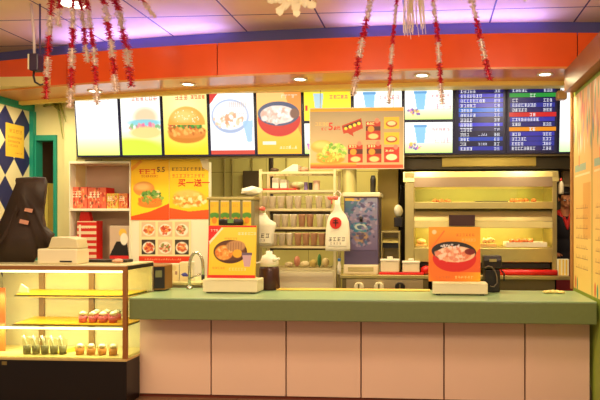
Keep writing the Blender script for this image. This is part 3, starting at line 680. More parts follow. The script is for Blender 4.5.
ob('opening', bx(NB(), x0 + .016, x1 - .016, 6.66, 6.798, Z(248, x0, 6.62), Z(243, x0, 6.62)), M_black, t)
# containers on red trays
for px0, px1, py0, lab in ((380, 399.5, 259, 'white plastic food tub with lid beside the toaster'), (402, 420, 261, 'white plastic food tub with lid nearest the warming cabinet')):
    y = 6.34; x0, x1 = X(px0, y), X(px1, y); z1 = Z(py0, x0, y)
    t = thing('food_tub', ((x0+x1)/2, y + .1, WT), lab, 'tub', 'white tubs on the cooking bench')
    ob('tub', bx(NB(), x0 + .005, x1 - .005, y, y + .065, WT + .026, z1 - .025), M_machine, t, bevel=.008)
    ob('lid', bx(NB(), x0, x1, y - .005, y + .07, z1 - .0249, z1), M_bag, t, bevel=.006); ob('lid_grip', bx(NB(), (x0+x1)/2 - .03, (x0+x1)/2 + .03, y + .02, y + .045, z1 + .0005, z1 + .025), M_bag, t, bevel=.005)
tag(ob('serving_tray', bx(NB(), X(379, 6.34), X(424, 6.34), 6.32, 6.415, WT + .001, WT + .024), M_red, bevel=.006), 'flat red tray under the white tubs', 'tray')
b = NB(); x = X(423, 6.33); blob(b, (x + .03, 6.375, WT + .05), .06, .04, .045, 2, .12)
tag(ob('red_cloth', b, M_red, smooth=True), 'crumpled red cloth beside the bowl sign on the bench', 'cloth')
# white ladle bag by pillar
b = NB(); x, z = P(398.5, 211, 6.75); blob(b, (x, 6.75, z), .05, .05, .07, 2, .1)
t = thing('hanging_pouch', (x, 6.75, z - .2), 'white round pouch hanging over a dark holder left of the cabinet', 'pouch')
ob('pouch', b, M_bag, t, True); ob('holder', bx(NB(), x - .05, x + .05, 6.72, 6.8, z - .18, z - .07), M_black, t, bevel=.01); ob('strap', tube(NB(), [(x, 6.75, z + .05), (x + .03, 6.74, z + .25), (x + .02, 6.9, z + .3), (x + .02, 7.62, z + .32)], .006, 6), M_black, t)

# drink dispenser (343-379)
DY = 6.42
x0, x1 = X(344, DY), X(378.5, DY); xm = (x0+x1)/2
t = thing('drink_dispenser', (xm, DY + .2, WT), 'drink dispenser with purple emblem front beside the wire rack', 'dispenser')
c = Cv(90, 150, (92, 84, 110), 1.95); c.r = random.Random(3); c.grad(0, 0, 1, 1.95, (130, 130, 150), (100, 84, 120)); c.rect(0, 0, .5, .12, (200, 160, 60)); c.poly([(0, .1), (.4, .12), (.1, 1.), (0, 1.1)], (50, 90, 110), .8)
c.dots(.7, .3, .28, .2, 30, .05, [(150, 160, 190), (110, 110, 150)]); c.ell(.5, .75, .07, .07, (40, 30, 40)); c.ell(.48, 1.1, .32, .2, (40, 110, 140), .15); c.ell(.48, 1.08, .2, .13, (180, 190, 180), .3); c.ell(.48, 1.1, .1, .08, (60, 90, 120), .3)
c.ell(.5, 1.5, .22, .24, (170, 130, 80), .3, .8); c.ell(.5, 1.45, .08, .12, (90, 60, 50), .3); c.poly([(0, .6), (.5, .9), (1, .6), (1, .66), (.5, .97), (0, .66)], (140, 110, 140), .5); c.dots(.5, .9, .5, .95, 140, .06, [(70, 60, 95), (120, 110, 150), (60, 90, 130), (150, 130, 150)])
zt2 = Z(197, xm, DY)
ob('housing', bx(NB(), x0, x1, DY + .003, DY + .4, WT + .1, zt2), mat('dispenser_purple', (96, 82, 110), .3, .4), t, bevel=.006)
ob('top_cover', bx(NB(), x0 - .02, x1 + .02, DY - .01, DY + .41, zt2 + .0005, zt2 + .05), M_machine, t, bevel=.01)
art('emblem_panel', c, (x0 + .012, DY, Z(250, xm, DY)), (x1 - x0 - .024, 0, 0), (0, 0, zt2 - .01 - Z(250, xm, DY)), M_print, t)
ob('base', bx(NB(), x0, x1, DY - .04, DY + .4, WT + .001, WT + .099), M_machine, t, bevel=.008)
ob('drip_tray', bx(NB(), x0 + .05, x1 - .05, DY - .05, DY - .0405, WT + .03, WT + .075), mat('drip_beige', (180, 165, 110), .5), t)
ob('nozzle', lathe(NB(), [(0, 0), (.015, 0), (.018, .06), (0, .06)], (xm, DY - .02, Z(222, xm, DY)), 12), M_black, t, True)
b = NB(); lathe(b, [(0, 0), (.022, 0), (.022, .09), (.012, .12), (.012, .14), (0, .14)], (X(339.5, 6.36), 6.34, WT + .001), 12)
tt = thing('small_bottle', (X(339.5, 6.36), 6.34, WT), 'small white bottle with blue cap left of the drink dispenser', 'bottle')
ob('bottle_body', b, M_white, tt, True); ob('cap', lathe(NB(), [(0, 0), (.017, 0), (.017, .03), (0, .03)], (X(339.5, 6.36), 6.34, WT + .1415), 12), mat('blue_cap', (60, 120, 190), .4), tt, True)
# tall steel container behind the banner lower edge
b = NB(); lathe(b, [(0, 0), (.085, 0), (.085, .36), (.08, .38), (0, .38)], (X(349, 6.73) , 6.735, zt2 + .0515), 24)
tag(ob('steel_canister', b, mat('canister', (206, 196, 130), .35, .4), smooth=False), 'tall pale steel canister standing on the drink dispenser', 'canister')
b = NB(); lathe(b, [(0, 0), (.03, 0), (.032, .16), (.02, .2), (0, .2)], (X(373, 6.7), 6.7, zt2 + .0515), 14)
tag(ob('dark_bottle', b, M_black, smooth=True), 'dark bottle standing on the drink dispenser by the pillar', 'bottle')

# ------------------------------------------------------------------ wire rack with cups
RY = 6.55; RD = .36
r0, r1 = X(259, RY), X(336, RY); rm = (r0 + r1)/2; rz = lambda p: Z(p, rm, RY)
t = thing('wire_rack', (rm, RY + RD/2, KF), 'tall cream metal rack of paper cups in the middle of the kitchen', 'rack')
M_rack = mat('rack_cream', (216, 200, 150), .4, .3)
for x in (r0, r1 - .03):
    for y in (RY, RY + RD - .03): ob('post', bx(NB(), x, x + .03, y, y + .03, KF + .001, rz(169) ), M_rack, t)
SH = [171.5, 190, 208.5, 227, 246, 268]
for k, p in enumerate(SH):
    b = NB(); z = rz(p)
    bx(b, r0 + .031, r1 - .031, RY, RY + .015, z - .025, z); bx(b, r0 + .031, r1 - .031, RY + RD - .015, RY + RD, z - .025, z)
    for i in range(15): x = r0 + .04 + (r1 - r0 - .09) * i / 14; bx(b, x, x + .006, RY + .016, RY + RD - .016, z - .012, z - .001)
    ob('shelf', b, M_rack, t)
for p in (208.5, 227, 246): ob('dark_band', bx(NB(), r0 + .031, r1 - .12, RY + RD - .014, RY + RD - .002, rz(p + 5.5), rz(p) - .026), mat('band_dark', (60, 44, 28), .5), t)  # dark bands added below the shelves to draw their dark lines
ob('lower_cabinet', bx(NB(), r0 + .06, r1 - .031, RY + .04, RY + RD - .04, KF + .001, rz(272)), M_machine, t, bevel=.01)
cupb = NB(); lathe(cupb, [(0, 0), (.030, 0), (.042, .132), (.0445, .136), (.042, .14), (.039, .134), (.027, .008), (0, .008)], (0, 0, 0), 16)
cup = ob('paper_cup', cupb, M_cup, smooth=True); cupb2 = NB(); lathe(cupb2, [(0, 0), (.030, 0), (.042, .132), (.0445, .136), (.042, .14), (.039, .134), (.027, .008), (0, .008)], (0, 0, 0), 16)
cupd = ob('paper_cup', cupb2, M_cup2, smooth=True)
first = {0: True, 1: True}
def place_cup(x, y, z, brown, lab, grp, s=1.):
    src = cupd if brown else cup
    if first[int(brown)]: first[int(brown)] = False; o = src; o.location = (x, y, z); tag(o, lab, 'cup', grp)
    else: o = dup(src, (x, y, z), lab, grp)
    o['category'] = 'cup'; o.scale = (1, 1, s)
cups = [(208.5, [264, 272.5, 281, 289.5, 298, 309, 319, 328.5], [], 'upper'), (227, [277, 285, 293.5, 302, 310, 320, 329], [3, 4], 'middle'), (246, [274, 282, 289.5, 298, 306, 314, 322], [3, 4, 5, 6], 'lower')]
for p, xs, br, nm in cups:
    for i, px in enumerate(xs):
        place_cup(X(px, RY + .09), RY + .09, rz(p) + .001, i in br, ('brown' if i in br else 'white') + ' paper cup, ' + ORD[i] + ' from the left in the ' + nm + ' cup row of the rack', nm + ' row of cups on the rack')
# top shelf items
def sbox(px0, px1, h, z, lab, m, name='white_box', cat='box', y=None, d=.12, bev=.006):
    y = RY + .06 if y is None else y
    return tag(ob(name, bx(NB(), X(px0, y), X(px1, y), y, y + d, z + .001, z + h), m, bevel=bev), lab, cat)
zs = rz(190)
tag(ob('red_tray', bx(NB(), X(262, RY + .04), X(296, RY + .04), RY + .04, RY + .3, zs + .001, zs + .02), M_red, bevel=.004), 'thin red tray on the rack shelf under white boxes', 'tray')
sbox(272, 278.5, .12, zs + .0205, 'narrow white box on the red tray, left one', M_bag); sbox(280, 286.5, .10, zs + .0205, 'squat white box on the red tray, right one', M_bag)
b = NB(); lathe(b, [(0, .045), (.03, .02), (.08, .05), (.09, .10), (.08, .10), (.02, .05), (0, .05)], (X(297, RY + .22), RY + .22, zs + .0005), 20)
tag(ob('mixing_bowl', b, mat('bowl_green_white', (214, 216, 160), .4), smooth=True), 'pale round bowl on the upper rack shelf', 'bowl')
for px, m, h, lab in ((306, mat('can_violet', (120, 100, 150), .4), .09, 'violet can on the upper rack shelf'), (310.5, M_black, .085, 'dark can on the upper rack shelf beside the violet one'), (316.5, mat('can_pink', (220, 180, 150), .4), .11, 'pale pink canister on the upper rack shelf, rightmost')):
    b = NB(); lathe(b, [(0, 0), (.022 if px != 316.5 else .038, 0), (.022 if px != 316.5 else .038, h), (0, h)], (X(px, RY + .1), RY + .1, zs + .001), 16); tag(ob('food_can', b, m), lab, 'can')
zs = rz(171.5)
b = NB(); prism(b, [(X(279, RY), zs + .001), (X(297, RY), zs + .001), (X(297, RY), zs + .08), (X(292, RY), zs + .085)], 'y', RY + .05, RY + .25); tag(ob('white_packet', b, M_bag, bevel=.006), 'wedge shaped white packet on top of the rack', 'packet')
b = NB(); blob(b, (X(274.5, RY + .15), RY + .15, zs + .028), .05, .05, .028, 2, .1); tag(ob('dark_bowl', b, mat('bowl_brown', (90, 66, 44), .5), smooth=True), 'small dark brown bundle on top of the rack', 'bowl')
b = NB(); lathe(b, [(0, 0), (.045, 0), (.055, .03), (.04, .055), (0, .065)], (X(304, RY + .15), RY + .15, zs + .001), 16); tag(ob('round_tub', b, M_cup2, smooth=True), 'round brown lidded tub on top of the rack', 'tub')
# bottom shelf packets
zs = rz(268)
for i, (px, w_, h, col) in enumerate(((289, .05, .06, (222, 200, 150)), (297, .035, .13, (196, 130, 100)), (305, .055, .07, (230, 214, 160)), (313.5, .045, .09, (196, 170, 90)), (319.5, .02, .15, (70, 130, 70)), (325.5, .04, .11, (214, 190, 130)))):
    b = NB(); blob(b, (X(px, RY + .12), RY + .12 , zs + h/2 + .001), w_, .06, h/2, 2, .06); tag(ob('food_packet', b, mat('packet%d' % i, col, .5, bump=.2, scale=30)), 'packet on the lowest rack shelf, ' + ORD[i] + ' from the left', 'packet', 'packets on the lowest rack shelf')
# lowest cup shelf long dark box
sbox(262, 326, .028, rz(227) + 0 - .06, 'x', M_black) if False else None
# wall pole, dark window, white sack
b = NB(); tube(b, [(X(271, 7.6), 7.6, KF + .001), (X(271, 7.6), 7.6, SZ - .002)], .03, 10); tag(ob('dark_pipe', b, mat('pipe_dark', (50, 34, 22), .5)), 'dark vertical pipe on the wall behind the rack', 'pipe')
b = NB(); x0, x1 = X(243.5, 8.25), X(259, 8.25); bx(b, x0, x1, 8.22, 8.298, Z(188, x0, 8.25), Z(171, x0, 8.25)); tag(ob('wall_vent', b, mat('vent_dark', (74, 58, 32), .6)), 'dark square vent opening on the yellow kitchen wall', 'vent')
for i, p in enumerate((224, 232, 252, 286)):
    b = NB(); tube(b, [(X(p, 8.26), 8.27, 1.2), (X(p, 8.26), 8.27, SZ - .002)], .012, 6)
    tag(ob('wall_pipe', b, mat('wallpipe', (150, 134, 66), .5)), 'thin wall pipe, ' + ORD[i] + ' from the left on the yellow wall', 'pipe', 'thin pipes on the yellow wall')
# juice dispenser with yellow cards
JY = 6.1; x0, x1 = X(208, JY), X(254, JY); jz1 = Z(197, x0, JY); jt = CT + .05
t = thing('juice_dispenser', ((x0+x1)/2, JY + .15, jt), 'steel juice dispenser with four yellow fruit cards behind the platter sign', 'dispenser')
ob('housing', bx(NB(), x0, x1, JY + .01, JY + .2, jt + .001, jz1 - .03), mat('juice_steel', (150, 140, 100), .35, .6), t, bevel=.005)
ob('top_cap', bx(NB(), x0 - .01, x1 + .01, JY - .02, JY + .21, jz1 - .0295, jz1), M_steel, t, bevel=.006)
for px in (210, 220.5, 231.5, 242.5):
    c = Cv(30, 60, (246, 206, 50), 2.); c.ell(.5, 1.15, .6, .22, (90, 160, 60), .3); c.ell(.5, 1.5, .3, .25, (245, 150, 40), .3); c.rect(0, 0, 1, .15, (250, 235, 180)); c.glyphs(.1, .3, .2, 3, (230, 180, 60))
    a = X(px, JY); art('fruit_card', c, (a, JY + .005, Z(227, a, JY)), (X(px + 8.5, JY) - a, 0, 0), (0, 0, Z(200, a, JY) - Z(227, a, JY)), M_print, t)
b = NB(); lathe(b, [(0, 0), (.11, 0), (.13, .02), (.13, .06), (.11, .075), (0, .075)], (X(231, JY - .06), JY - .06, Z(226, x0, JY)), 20, 1, .4); k = ob('tap_housing', b, M_black, t, True)
xx = X(231, JY - .1); ob('name_plate', bx(NB(), xx - .03, xx + .03, JY - .118, JY - .113, Z(223, xx, JY), Z(219, xx, JY)), mat('plate_green', (120, 160, 80), .4), k)
# white sack left of the rack
b = NB(); x, z = P(252, 191, 6.46); blob(b, (x, 6.46, z), .13, .07, .05, 2, .12); o_ = tag(ob('folded_sack', b, M_bag), 'bulging white sack on the steel cabinet beside the rack top', 'sack')
for v in o_.data.vertices: 
    if v.co.z < .01: v.co.z = .0
b = NB(); bx(b, X(238, 6.42), X(256, 6.42), 6.425, 6.54, KF + .001, o_.location.z - .001); tag(ob('tall_cabinet', b, M_steeld), 'narrow steel cabinet between juice dispenser and rack', 'cabinet')
# hanging plastic bags
def bag(px0, px1, py0, py1, y, lab, red):
    x0, x1 = X(px0, y), X(px1, y); xm = (x0+x1)/2; z0, z1 = Z(py1, xm, y), Z(py0, xm, y); w = x1 - x0; h = z1 - z0
    t = thing('carrier_bag', (xm, y, z0), lab, 'bag')
    prof = [(.0, .47), (.06, .5), (.35, .47), (.55, .42), (.66, .33), (.76, .16), (.86, .10), (1, .1)] if red else [(0, .36), (.1, .42), (.45, .44), (.62, .52), (.7, .5), (.8, .3), (1, .12)]
    b = NB(); rings = []
    for k, (f, hw_) in enumerate(prof):
        ring = []
        for s in range(20):
            a = 2*math.pi*s/20; q = 1 + R.uniform(-.03, .03)
            ring.append(b.verts.new((xm + math.cos(a)*hw_*w*q, y + math.sin(a)*hw_*w*.32*q, z0 + f*h)))
        rings.append(ring)
    for A, B in zip(rings, rings[1:]):
        for s in range(20): b.faces.new([A[s], A[(s+1) % 20], B[(s+1) % 20], B[s]])
    b.faces.new(rings[0]); b.faces.new(rings[-1]); ob('bag_body', b, M_bag, t, True)
    ob('bag_handle', tube(NB(), [(xm - w*.1, y, z1 - .02), (xm - w*.16, y, z1 + .03), (xm, y + .01, z1 + .07), (xm + w*.14, y, z1 + .03), (xm + w*.08, y, z1 - .02)], .006, 6), M_bag, t)
    ob('hook', tube(NB(), [(xm, y + .01, z1 + .066), (xm, y + .1, z1 + .075), (xm, 6.545, z1 + .075)], .004, 6), M_steel, t)
    yy = y - w * .165
    if red:
        b = NB(); zc = z0 + h * .52
        A = [b.verts.new((xm - .015 + .062*math.cos(k*math.pi/12), yy, zc + .062*math.sin(k*math.pi/12))) for k in range(24)]; b.faces.new(A); e = bmesh.ops.extrude_face_region(b, geom=b.faces[:]); [setattr(v.co, 'y', yy - .004) for v in e['geom'] if isinstance(v, bmesh.types.BMVert)]
        mk = ob('round_mark', b, M_tred, t)
        b = NB(); bx(b, xm - .045, xm + .015, yy - .007, yy - .0045, zc - .004, zc + .006); bx(b, xm - .02, xm - .01, yy - .007, yy - .0045, zc - .04, zc + .04); bx(b, xm - .04, xm + .01, yy - .007, yy - .0045, zc + .02, zc + .028); ob('mark_strokes', b, M_black, mk)
    c = Cv(60, 30, (232, 226, 200), .5); c.glyphs(.05, .04, .2, 4, (60, 50, 45), 1.15); c.glyphs(.12, .3, .14, 4, (150, 140, 120), 1.1)
    art('lettering', c, (xm - w*.36, yy - .008, z0 + h*.1), (w*.72, 0, 0), (0, 0, w*.36), M_print, t)
    return t
bag(325, 350.5, 197, 251, 6.30, 'large white carrier bag with round red mark hanging on the rack', True)
bag(248, 276, 213, 246, 6.36, 'small white carrier bag with dark lettering hanging left of the rack', False)
def bow(px, py, y, lab):
    x, z = P(px, py, y); b = NB()
    for s in (-1, 1): blob(b, (x + s*.03, y, z), .03, .015, .025, 2, .1)
    blob(b, (x, y, z), .015, .015, .02, 1); blob(b, (x - .015, y, z - .04), .01, .008, .035, 1)
    tag(ob('ribbon_knot', b, mat('ribbon_pink', (226, 110, 90), .4), smooth=True), lab, 'ribbon')
bow(333, 198, 6.26, 'pink red ribbon knot at the large white bag handle'); bow(260, 209, 6.34, 'pink red ribbon knot above the small white bag')
def pp_(px, py, yy):
    x, z = P(px, py, yy); return (x, yy, z)
# ------------------------------------------------------------------ objects on the counter
def sign_box(pa, pb, py0, py1, ba, bb, by0, by1, cv, lab, y=5.32):
    x0, x1 = X(pa, y), X(pb, y); u0, u1 = X(ba, y), X(bb, y); xm = (u0+u1)/2
    z0, z1 = Z(py1, xm, y), Z(py0, xm, y); zb1 = Z(by0, xm, y)
    t = thing('counter_sign', (xm, y + .1, CT), lab, 'sign')
    ob('sign_base', bx(NB(), u0, u1, y + .01, y + .22, CT + .012, min(zb1, z0 - .004)), M_machine, t, bevel=.008)
    b = NB()
    for fx_ in (u0 + .03, u1 - .07):
        for fy_ in (y + .03, y + .18): bx(b, fx_, fx_ + .04, fy_, fy_ + .03, CT + .0005, CT + .0118)
    ob('rubber_feet', b, M_black, t)
    ob('sign_board', prism(NB(), [(y - .01, z0), (y + .01, z0), (y + .05, z1), (y + .03, z1)], 'x', x0, x1), mat('sign_board', (240, 200, 60), .4), t)
    art('printed_face', cv, (x0 + .001, y - .013, z0 + .001), (x1 - x0 - .002, 0, 0), (0, .04, z1 - z0 - .002), M_print, t)
    ob('rear_strut', tube(NB(), [(xm, y + .05, z1 - .1), (xm, y + .18, zb1 + .001)], .01, 8), M_steeld, t)
    return t
c = Cv(110, 124, (248, 205, 45), 1.12); c.grad(0, 0, 1, 1.12, (252, 214, 70), (246, 196, 40)); c.rect(0, 0, 1, .04, (220, 40, 20)); c.rect(0, 1.06, 1, 1.12, (222, 40, 20)); c.rect(0, 0, .03, 1.1, (225, 60, 30))
c.poly([(0, 0), (.3, 0), (0, .38)], (222, 35, 25)); c.poly([(.02, .34), (.28, .04), (.31, .06), (.03, .4)], (250, 235, 200)); c.glyphs(.04, .08, .05, 3, (250, 220, 200))
c.glyphs(.62, .14, .06, 6, (250, 235, 190)); c.glyphs(.34, .26, .05, 5, (240, 140, 40)); c.ell(.47, .56, .35, .25, (70, 35, 20), .04); c.ell(.47, .54, .32, .21, (100, 55, 30), .08)
c.ell(.34, .58, .19, .16, (232, 150, 60), .15); c.dots(.34, .58, .17, .14, 60, .03, [(240, 170, 80), (220, 120, 40), (250, 200, 120)]); c.ell(.58, .44, .2, .12, (190, 140, 90), .2)
for i in range(6): c.rect(.42 + i * .055, .36, .428 + i * .055, .56, (110, 70, 45), .7)
c.ell(.62, .6, .1, .09, (245, 175, 40), .2); c.poly([(.72, .62), (.92, .6), (.89, .88), (.77, .88)], (200, 160, 170)); c.rect(.71, .58, .93, .63, (110, 90, 110)); c.glyphs(.1, .88, .05, 5, (240, 150, 40)); c.glyphs(.45, .9, .055, 6, (250, 225, 140))
sign_box(207.5, 255.5, 225.5, 278, 202, 257, 279.5, 294, c, 'yellow counter sign with a fried food platter, left of the two counter signs')
c = Cv(120, 130, (246, 150, 30), 1.08); c.grad(0, 0, 1, 1.08, (248, 160, 40), (250, 180, 30)); c.ell(.3, .8, .5, .5, (235, 90, 30), .9, .7)
c.poly([(.05, .4), (.3, .06), (.32, .08), (.07, .43)], (250, 120, 40)); c.ell(.11, .1, .045, .045, (250, 215, 160), .3); c.glyphs(.53, .13, .055, 6, (225, 110, 30)); c.glyphs(.64, .23, .05, 5, (250, 190, 100)); c.poly([(.55, .9), (1, .42), (1, .9)], (232, 80, 40), .8)
c.ell(.5, .62, .42, .27, (215, 35, 30), .04, ymin=.56); c.ell(.49, .49, .43, .2, (35, 28, 28), .04, rot=.05); c.ell(.52, .54, .38, .16, (238, 190, 150), .06)
c.dots(.5, .53, .35, .13, 100, .04, [(240, 170, 130), (230, 140, 110), (250, 215, 190), (225, 120, 80)]); c.ell(.8, .49, .1, .06, (120, 30, 25), .2); c.dots(.42, .38, .2, .03, 20, .02, [(230, 225, 225)])
c.glyphs(.12, .97, .055, 5, (225, 110, 50)); c.glyphs(.5, .97, .055, 6, (250, 210, 120))
sign_box(428.5, 480.5, 227, 281.5, 432.5, 488, 283.5, 297, c, 'orange counter sign with a red rice bowl, right of the two counter signs')
# black kettle like machine right of the bowl sign
def pot(px0, px1, py0, y, lab, top, body, cat):
    x0, x1 = X(px0, y), X(px1, y); xm = (x0+x1)/2; w = (x1-x0)/2; h = Z(py0, xm, y) - CT
    t = thing('drink_jug', (xm, y, CT), lab, cat)
    ob('jug_body', lathe(NB(), [(0, .001), (w*.92, .001), (w*.98, .02), (w*.9, h*.55), (w*.8, h*.6), (0, h*.6)], (xm, y, CT), 24), body, t, True)
    ob('jug_lid', lathe(NB(), [(0, h*.6 + .001), (w*.82, h*.6 + .001), (w*.86, h*.72), (w*.6, h*.88), (w*.3, h*.92), (w*.28, h), (0, h)], (xm, y, CT), 24), top, t, True)
    ob('jug_handle', tube(NB(), [(xm + w*.7*sgn, y - w*.55, CT + h*.72), (xm + w*1.25*sgn, y - w*.6, CT + h*.68), (xm + w*1.35*sgn, y - w*.6, CT + h*.4), (xm + w*.85*sgn, y - w*.4, CT + h*.28)], .008, 8), top, t, True)
    ob('spout', tube(NB(), [(xm - w*.5*sgn, y - w*.5, CT + h*.75), (xm - w*1.1*sgn, y - w*.6, CT + h*.82)], [.018, .01], 8), top, t, True)
    return t
sgn = -1; pot(258.5, 280, 251, 5.68, 'thermos jug with white lid and dark brown body beside the platter sign', M_bag, mat('jug_brown', (62, 28, 22), .3), 'jug')
y = 5.58; x0, x1 = X(483, y), X(501.5, y); xm = (x0+x1)/2; zt5 = Z(255.5, xm, y); t = thing('black_dispenser', (xm, y + .07, CT), 'black boxy machine with silver plate and cord beside the red bowl sign', 'appliance')
M_bx = mat('machine_black', (34, 27, 24), .35, var=.2)
ob('body', bx(NB(), x0 + .012, x1 - .012, y, y + .15, CT + .001, CT + (zt5 - CT)*.62), M_bx, t, bevel=.012)
ob('head', prism(NB(), [(y - .03, CT + (zt5-CT)*.66), (y + .15, CT + (zt5-CT)*.625), (y + .15, zt5), (y - .01, zt5), (y - .035, zt5 - .04)], 'x', x0, x1), M_bx, t, bevel=.01)
ob('silver_plate', bx(NB(), xm - .03, xm + .035, y - .045, y - .037, zt5 - .055, zt5 - .03), M_steel, t)
ob('side_lever', tube(NB(), [(x1 + .001, y + .05, CT + (zt5-CT)*.6), (x1 + .03, y + .04, CT + (zt5-CT)*.5), (x1 + .028, y + .04, CT + (zt5-CT)*.3)], .008, 8), M_bx, t, True)
b = NB()
tube(b, [pp_(p, q, 5.53) for p, q in ((485, 268), (488, 266), (492, 267), (495, 271), (497, 277), (497, 283), (494, 287), (490, 286))], .006, 6)
tag(ob('coiled_cord', b, mat('cord_dark', (110, 96, 80), .4), smooth=True), 'thin pale cord looping down in front of the black jug', 'cord')
# small brown black appliance
y = 5.44; x0, x1 = X(142.5, y), X(163.5, y); xq = X(154, y); z1 = Z(265.5, x0, y)
t = thing('card_terminal', ((x0+x1)/2, y + .1, CT), 'small brown-sided black appliance on the counter beside the display case', 'appliance')
prism(b := NB(), [(x0 + .0, y + .16), (xq, y), (x1, y + .03), (x1 - .0, y + .2), (x0 + .03, y + .26)], 'z', CT + .012, z1)
ob('casing', b, mat('bronze_casing', (150, 104, 50), .35, .3), t, bevel=.008)
b = NB(); prism(b, [(xq + .005, y - .012), (x1, y + .018), (x1, y + .028), (xq + .005, y - .001)], 'z', CT + .03, z1 - .012); fr = ob('front_face', b, M_black, t)
b = NB(); prism(b, [(xq + .02, y - .016), (x1 - .02, y + .008), (x1 - .02, y + .0115), (xq + .02, y - .0125)], 'z', z1 - .11, z1 - .045); ob('screen', b, mat('screen_olive', (110, 110, 70), .3), fr)
b = NB(); bx(b, xq - .02, x1 - .03, y + .04, y + .18, CT + .0005, CT + .0115); ob('feet', b, M_black, t)
# cards near the tap
y = 5.9; zb_ = CT + .0505
for px0, px1, py0, name, lab in ((169, 179, 264, 'white_carton', 'narrow cream carton standing behind the tap'), (179.5, 192, 262, 'paper_pack', 'white pack with blue mark standing by the tap')):
    c = Cv(40, 50, (236, 222, 170), 1.3)
    if name == 'paper_pack': c.poly([(.1, .85), (.45, .7), (.9, 1.0), (.3, 1.0)], (60, 60, 160)); c.ell(.4, .8, .2, .06, (80, 90, 190), .3)
    else: c.ell(.5, .3, .25, .2, (225, 205, 140)); c.rect(.6, .55, .85, .8, (170, 130, 110))
    x0, x1 = X(px0, y), X(px1, y); z1 = Z(py0, x0, y); t = thing(name, ((x0+x1)/2, y + .04, zb_), lab, 'pack')
    ob('pack_body', bx(NB(), x0, x1, y + .002, y + .07, zb_, z1), M_white, t, bevel=.004); art('printed_front', c, (x0 + .002, y, zb_ + .002), (x1 - x0 - .004, 0, 0), (0, 0, z1 - zb_ - .004), M_print, t)
# tap
y = 5.66; x0, x1 = X(189.5, y), X(203, y); t = thing('water_tap', ((x0+x1)/2, y, CT), 'tall curved steel tap left of the platter sign', 'tap')
zt3 = Z(252.5, x0, y); b = NB(); h = zt3 - CT; r = (x1 - x0) / 2
pts = [(x0, y, CT + .02), (x0, y, CT + h*.55)] + [(x0 + r - r*math.cos(a), y, CT + h*.62 + (h*.38)*math.sin(a)) for a in (0, .4, .8, 1.2, 1.57, 2.0, 2.4, 2.8, 3.14)] + [(x1, y, CT + h*.3)]
ob('spout_pipe', tube(b, pts, .014, 10), mat('chrome', (210, 205, 180), .18, .9, var=0), t, True)
ob('tap_base', lathe(NB(), [(0, 0), (.03, 0), (.03, .01), (.018, .03), (0, .03)], (x0, y, CT + .0005), 16), MC['chrome'], t, True)
ob('cross_lever', tube(NB(), [(x0, y - .012, CT + h*.28), (x1 - .02, y - .012, CT + h*.42)], .008, 8), MC['chrome'], t, True)
ob('nozzle', lathe(NB(), [(0, 0), (.016, 0), (.016, .05), (0, .05)], (x1, y, CT + h*.25), 12), M_black, t, True)
# tissue pile at right end
b = NB()
for i in range(5): blob(b, (X(546 + i*3.6, 5.55), 5.55 + R.uniform(-.02, .02), CT + .015), .035, .03, .012 + R.uniform(0, .006), 2, .15)
tag(ob('paper_napkin', b, mat('napkin_yellow', (236, 214, 130), .6)), 'crumpled yellowish napkin near the counter right end', 'napkin')
b = NB(); bx(b, X(260, 5.06), X(430, 5.06), 5.60, 5.72, CT + .001, CT + .012)
tag(ob('yellow_strip', b, mat('strip_yellow', (226, 190, 90), .5), bevel=.003), 'flat yellow wooden strip along the counter back edge', 'strip')

# ------------------------------------------------------------------ display case
KX1 = X(126.5, 4.96) ; KX0 = -4.05; KY0 = 4.96; KY1 = 5.46; KY2 = 5.19
t = thing('display_case', ((KX0+KX1)/2, 5.2, 0), 'lit glass display case with black base left of the counter', 'display case')
zg = .39; ztp = 1.195
M_blk = mat('case_black', (12, 6, 5), .35, var=.1); M_br = mat('case_bronze', (170, 110, 56), .3, .5)
KB = 4.985
ob('base_cabinet', bx(NB(), KX0, KX1, KY0, KY2, 0.001, zg - .02), M_blk, t, bevel=.004)
ob('base_trim', bx(NB(), KX0, KX1 , KY0 - .004, KY1, zg - .0195, zg), mat('case_trim', (220, 190, 120), .35, .3), t)
ob('base_label', bx(NB(), X(2, KY0), X(7, KY0), KY0 - .004, KY0 - .0005, Z(365, -3.6, KY0), Z(358.5 + 3, -3.6, KY0)), mat('label_olive', (120, 100, 50), .5), t)
ob('top_panel', bx(NB(), KX0, KX1, KY0, KY1, ztp - .012, ztp), mat('case_top', (226, 216, 170), .25), t, bevel=.002)
ob('top_rail', bx(NB(), KX0, KX1, KY0, KY0 + .02, ztp - .045, ztp - .0125), M_br, t)
ob('side_rail', bx(NB(), KX1 - .02, KX1, KY0 + .0205, KY1, ztp - .045, ztp - .0125), M_black, t)
ob('corner_post', bx(NB(), KX1 - .035, KX1, KY0, KY0 + .03, zg + .0005, ztp - .0455), M_br, t)
ob('back_post', bx(NB(), KX1 - .03, KX1, KY1 - .03, KY1, CT + .012, ztp - .0455), mat('post_cream', (236, 226, 170), .4), t)
M_cback = mat('case_back', (228, 214, 160), .45)
b = NB(); bx(b, KX0, KX1 - .036, KY1 - .02, KY1 - .005, zg + .001, ztp - .046); ob('back_panel', b, M_cback, t)
for p in (41.5, 91): x = X(p, KY1); ob('back_divider', bx(NB(), x, x + .05, KY1 - .04, KY1 - .0205, zg + .002, ztp - .05), mat('divider_brown', (150, 116, 70), .4), t)
M_cfl = mat('case_floor', (240, 214, 130), .35)
ob('case_floor', bx(NB(), KX0 + .01, KX1 - .036, KY0 + .01, KY1 - .041, zg + .0005, zg + .006), M_cfl, t)
def case_shelf(z, pl, plb):
    a, bb = X(pl, KY0 + .06), X(plb, KY1 - .06)
    return prism(NB(), [(a, KY0 + .06), (KX1 - .04, KY0 + .06), (KX1 - .04, KY1 - .045), (bb, KY1 - .045)], 'z', z - .008, z)
z_a = Z(295.5, -3., KY0 + .06); z_b = Z(325, -3., KY0 + .06)
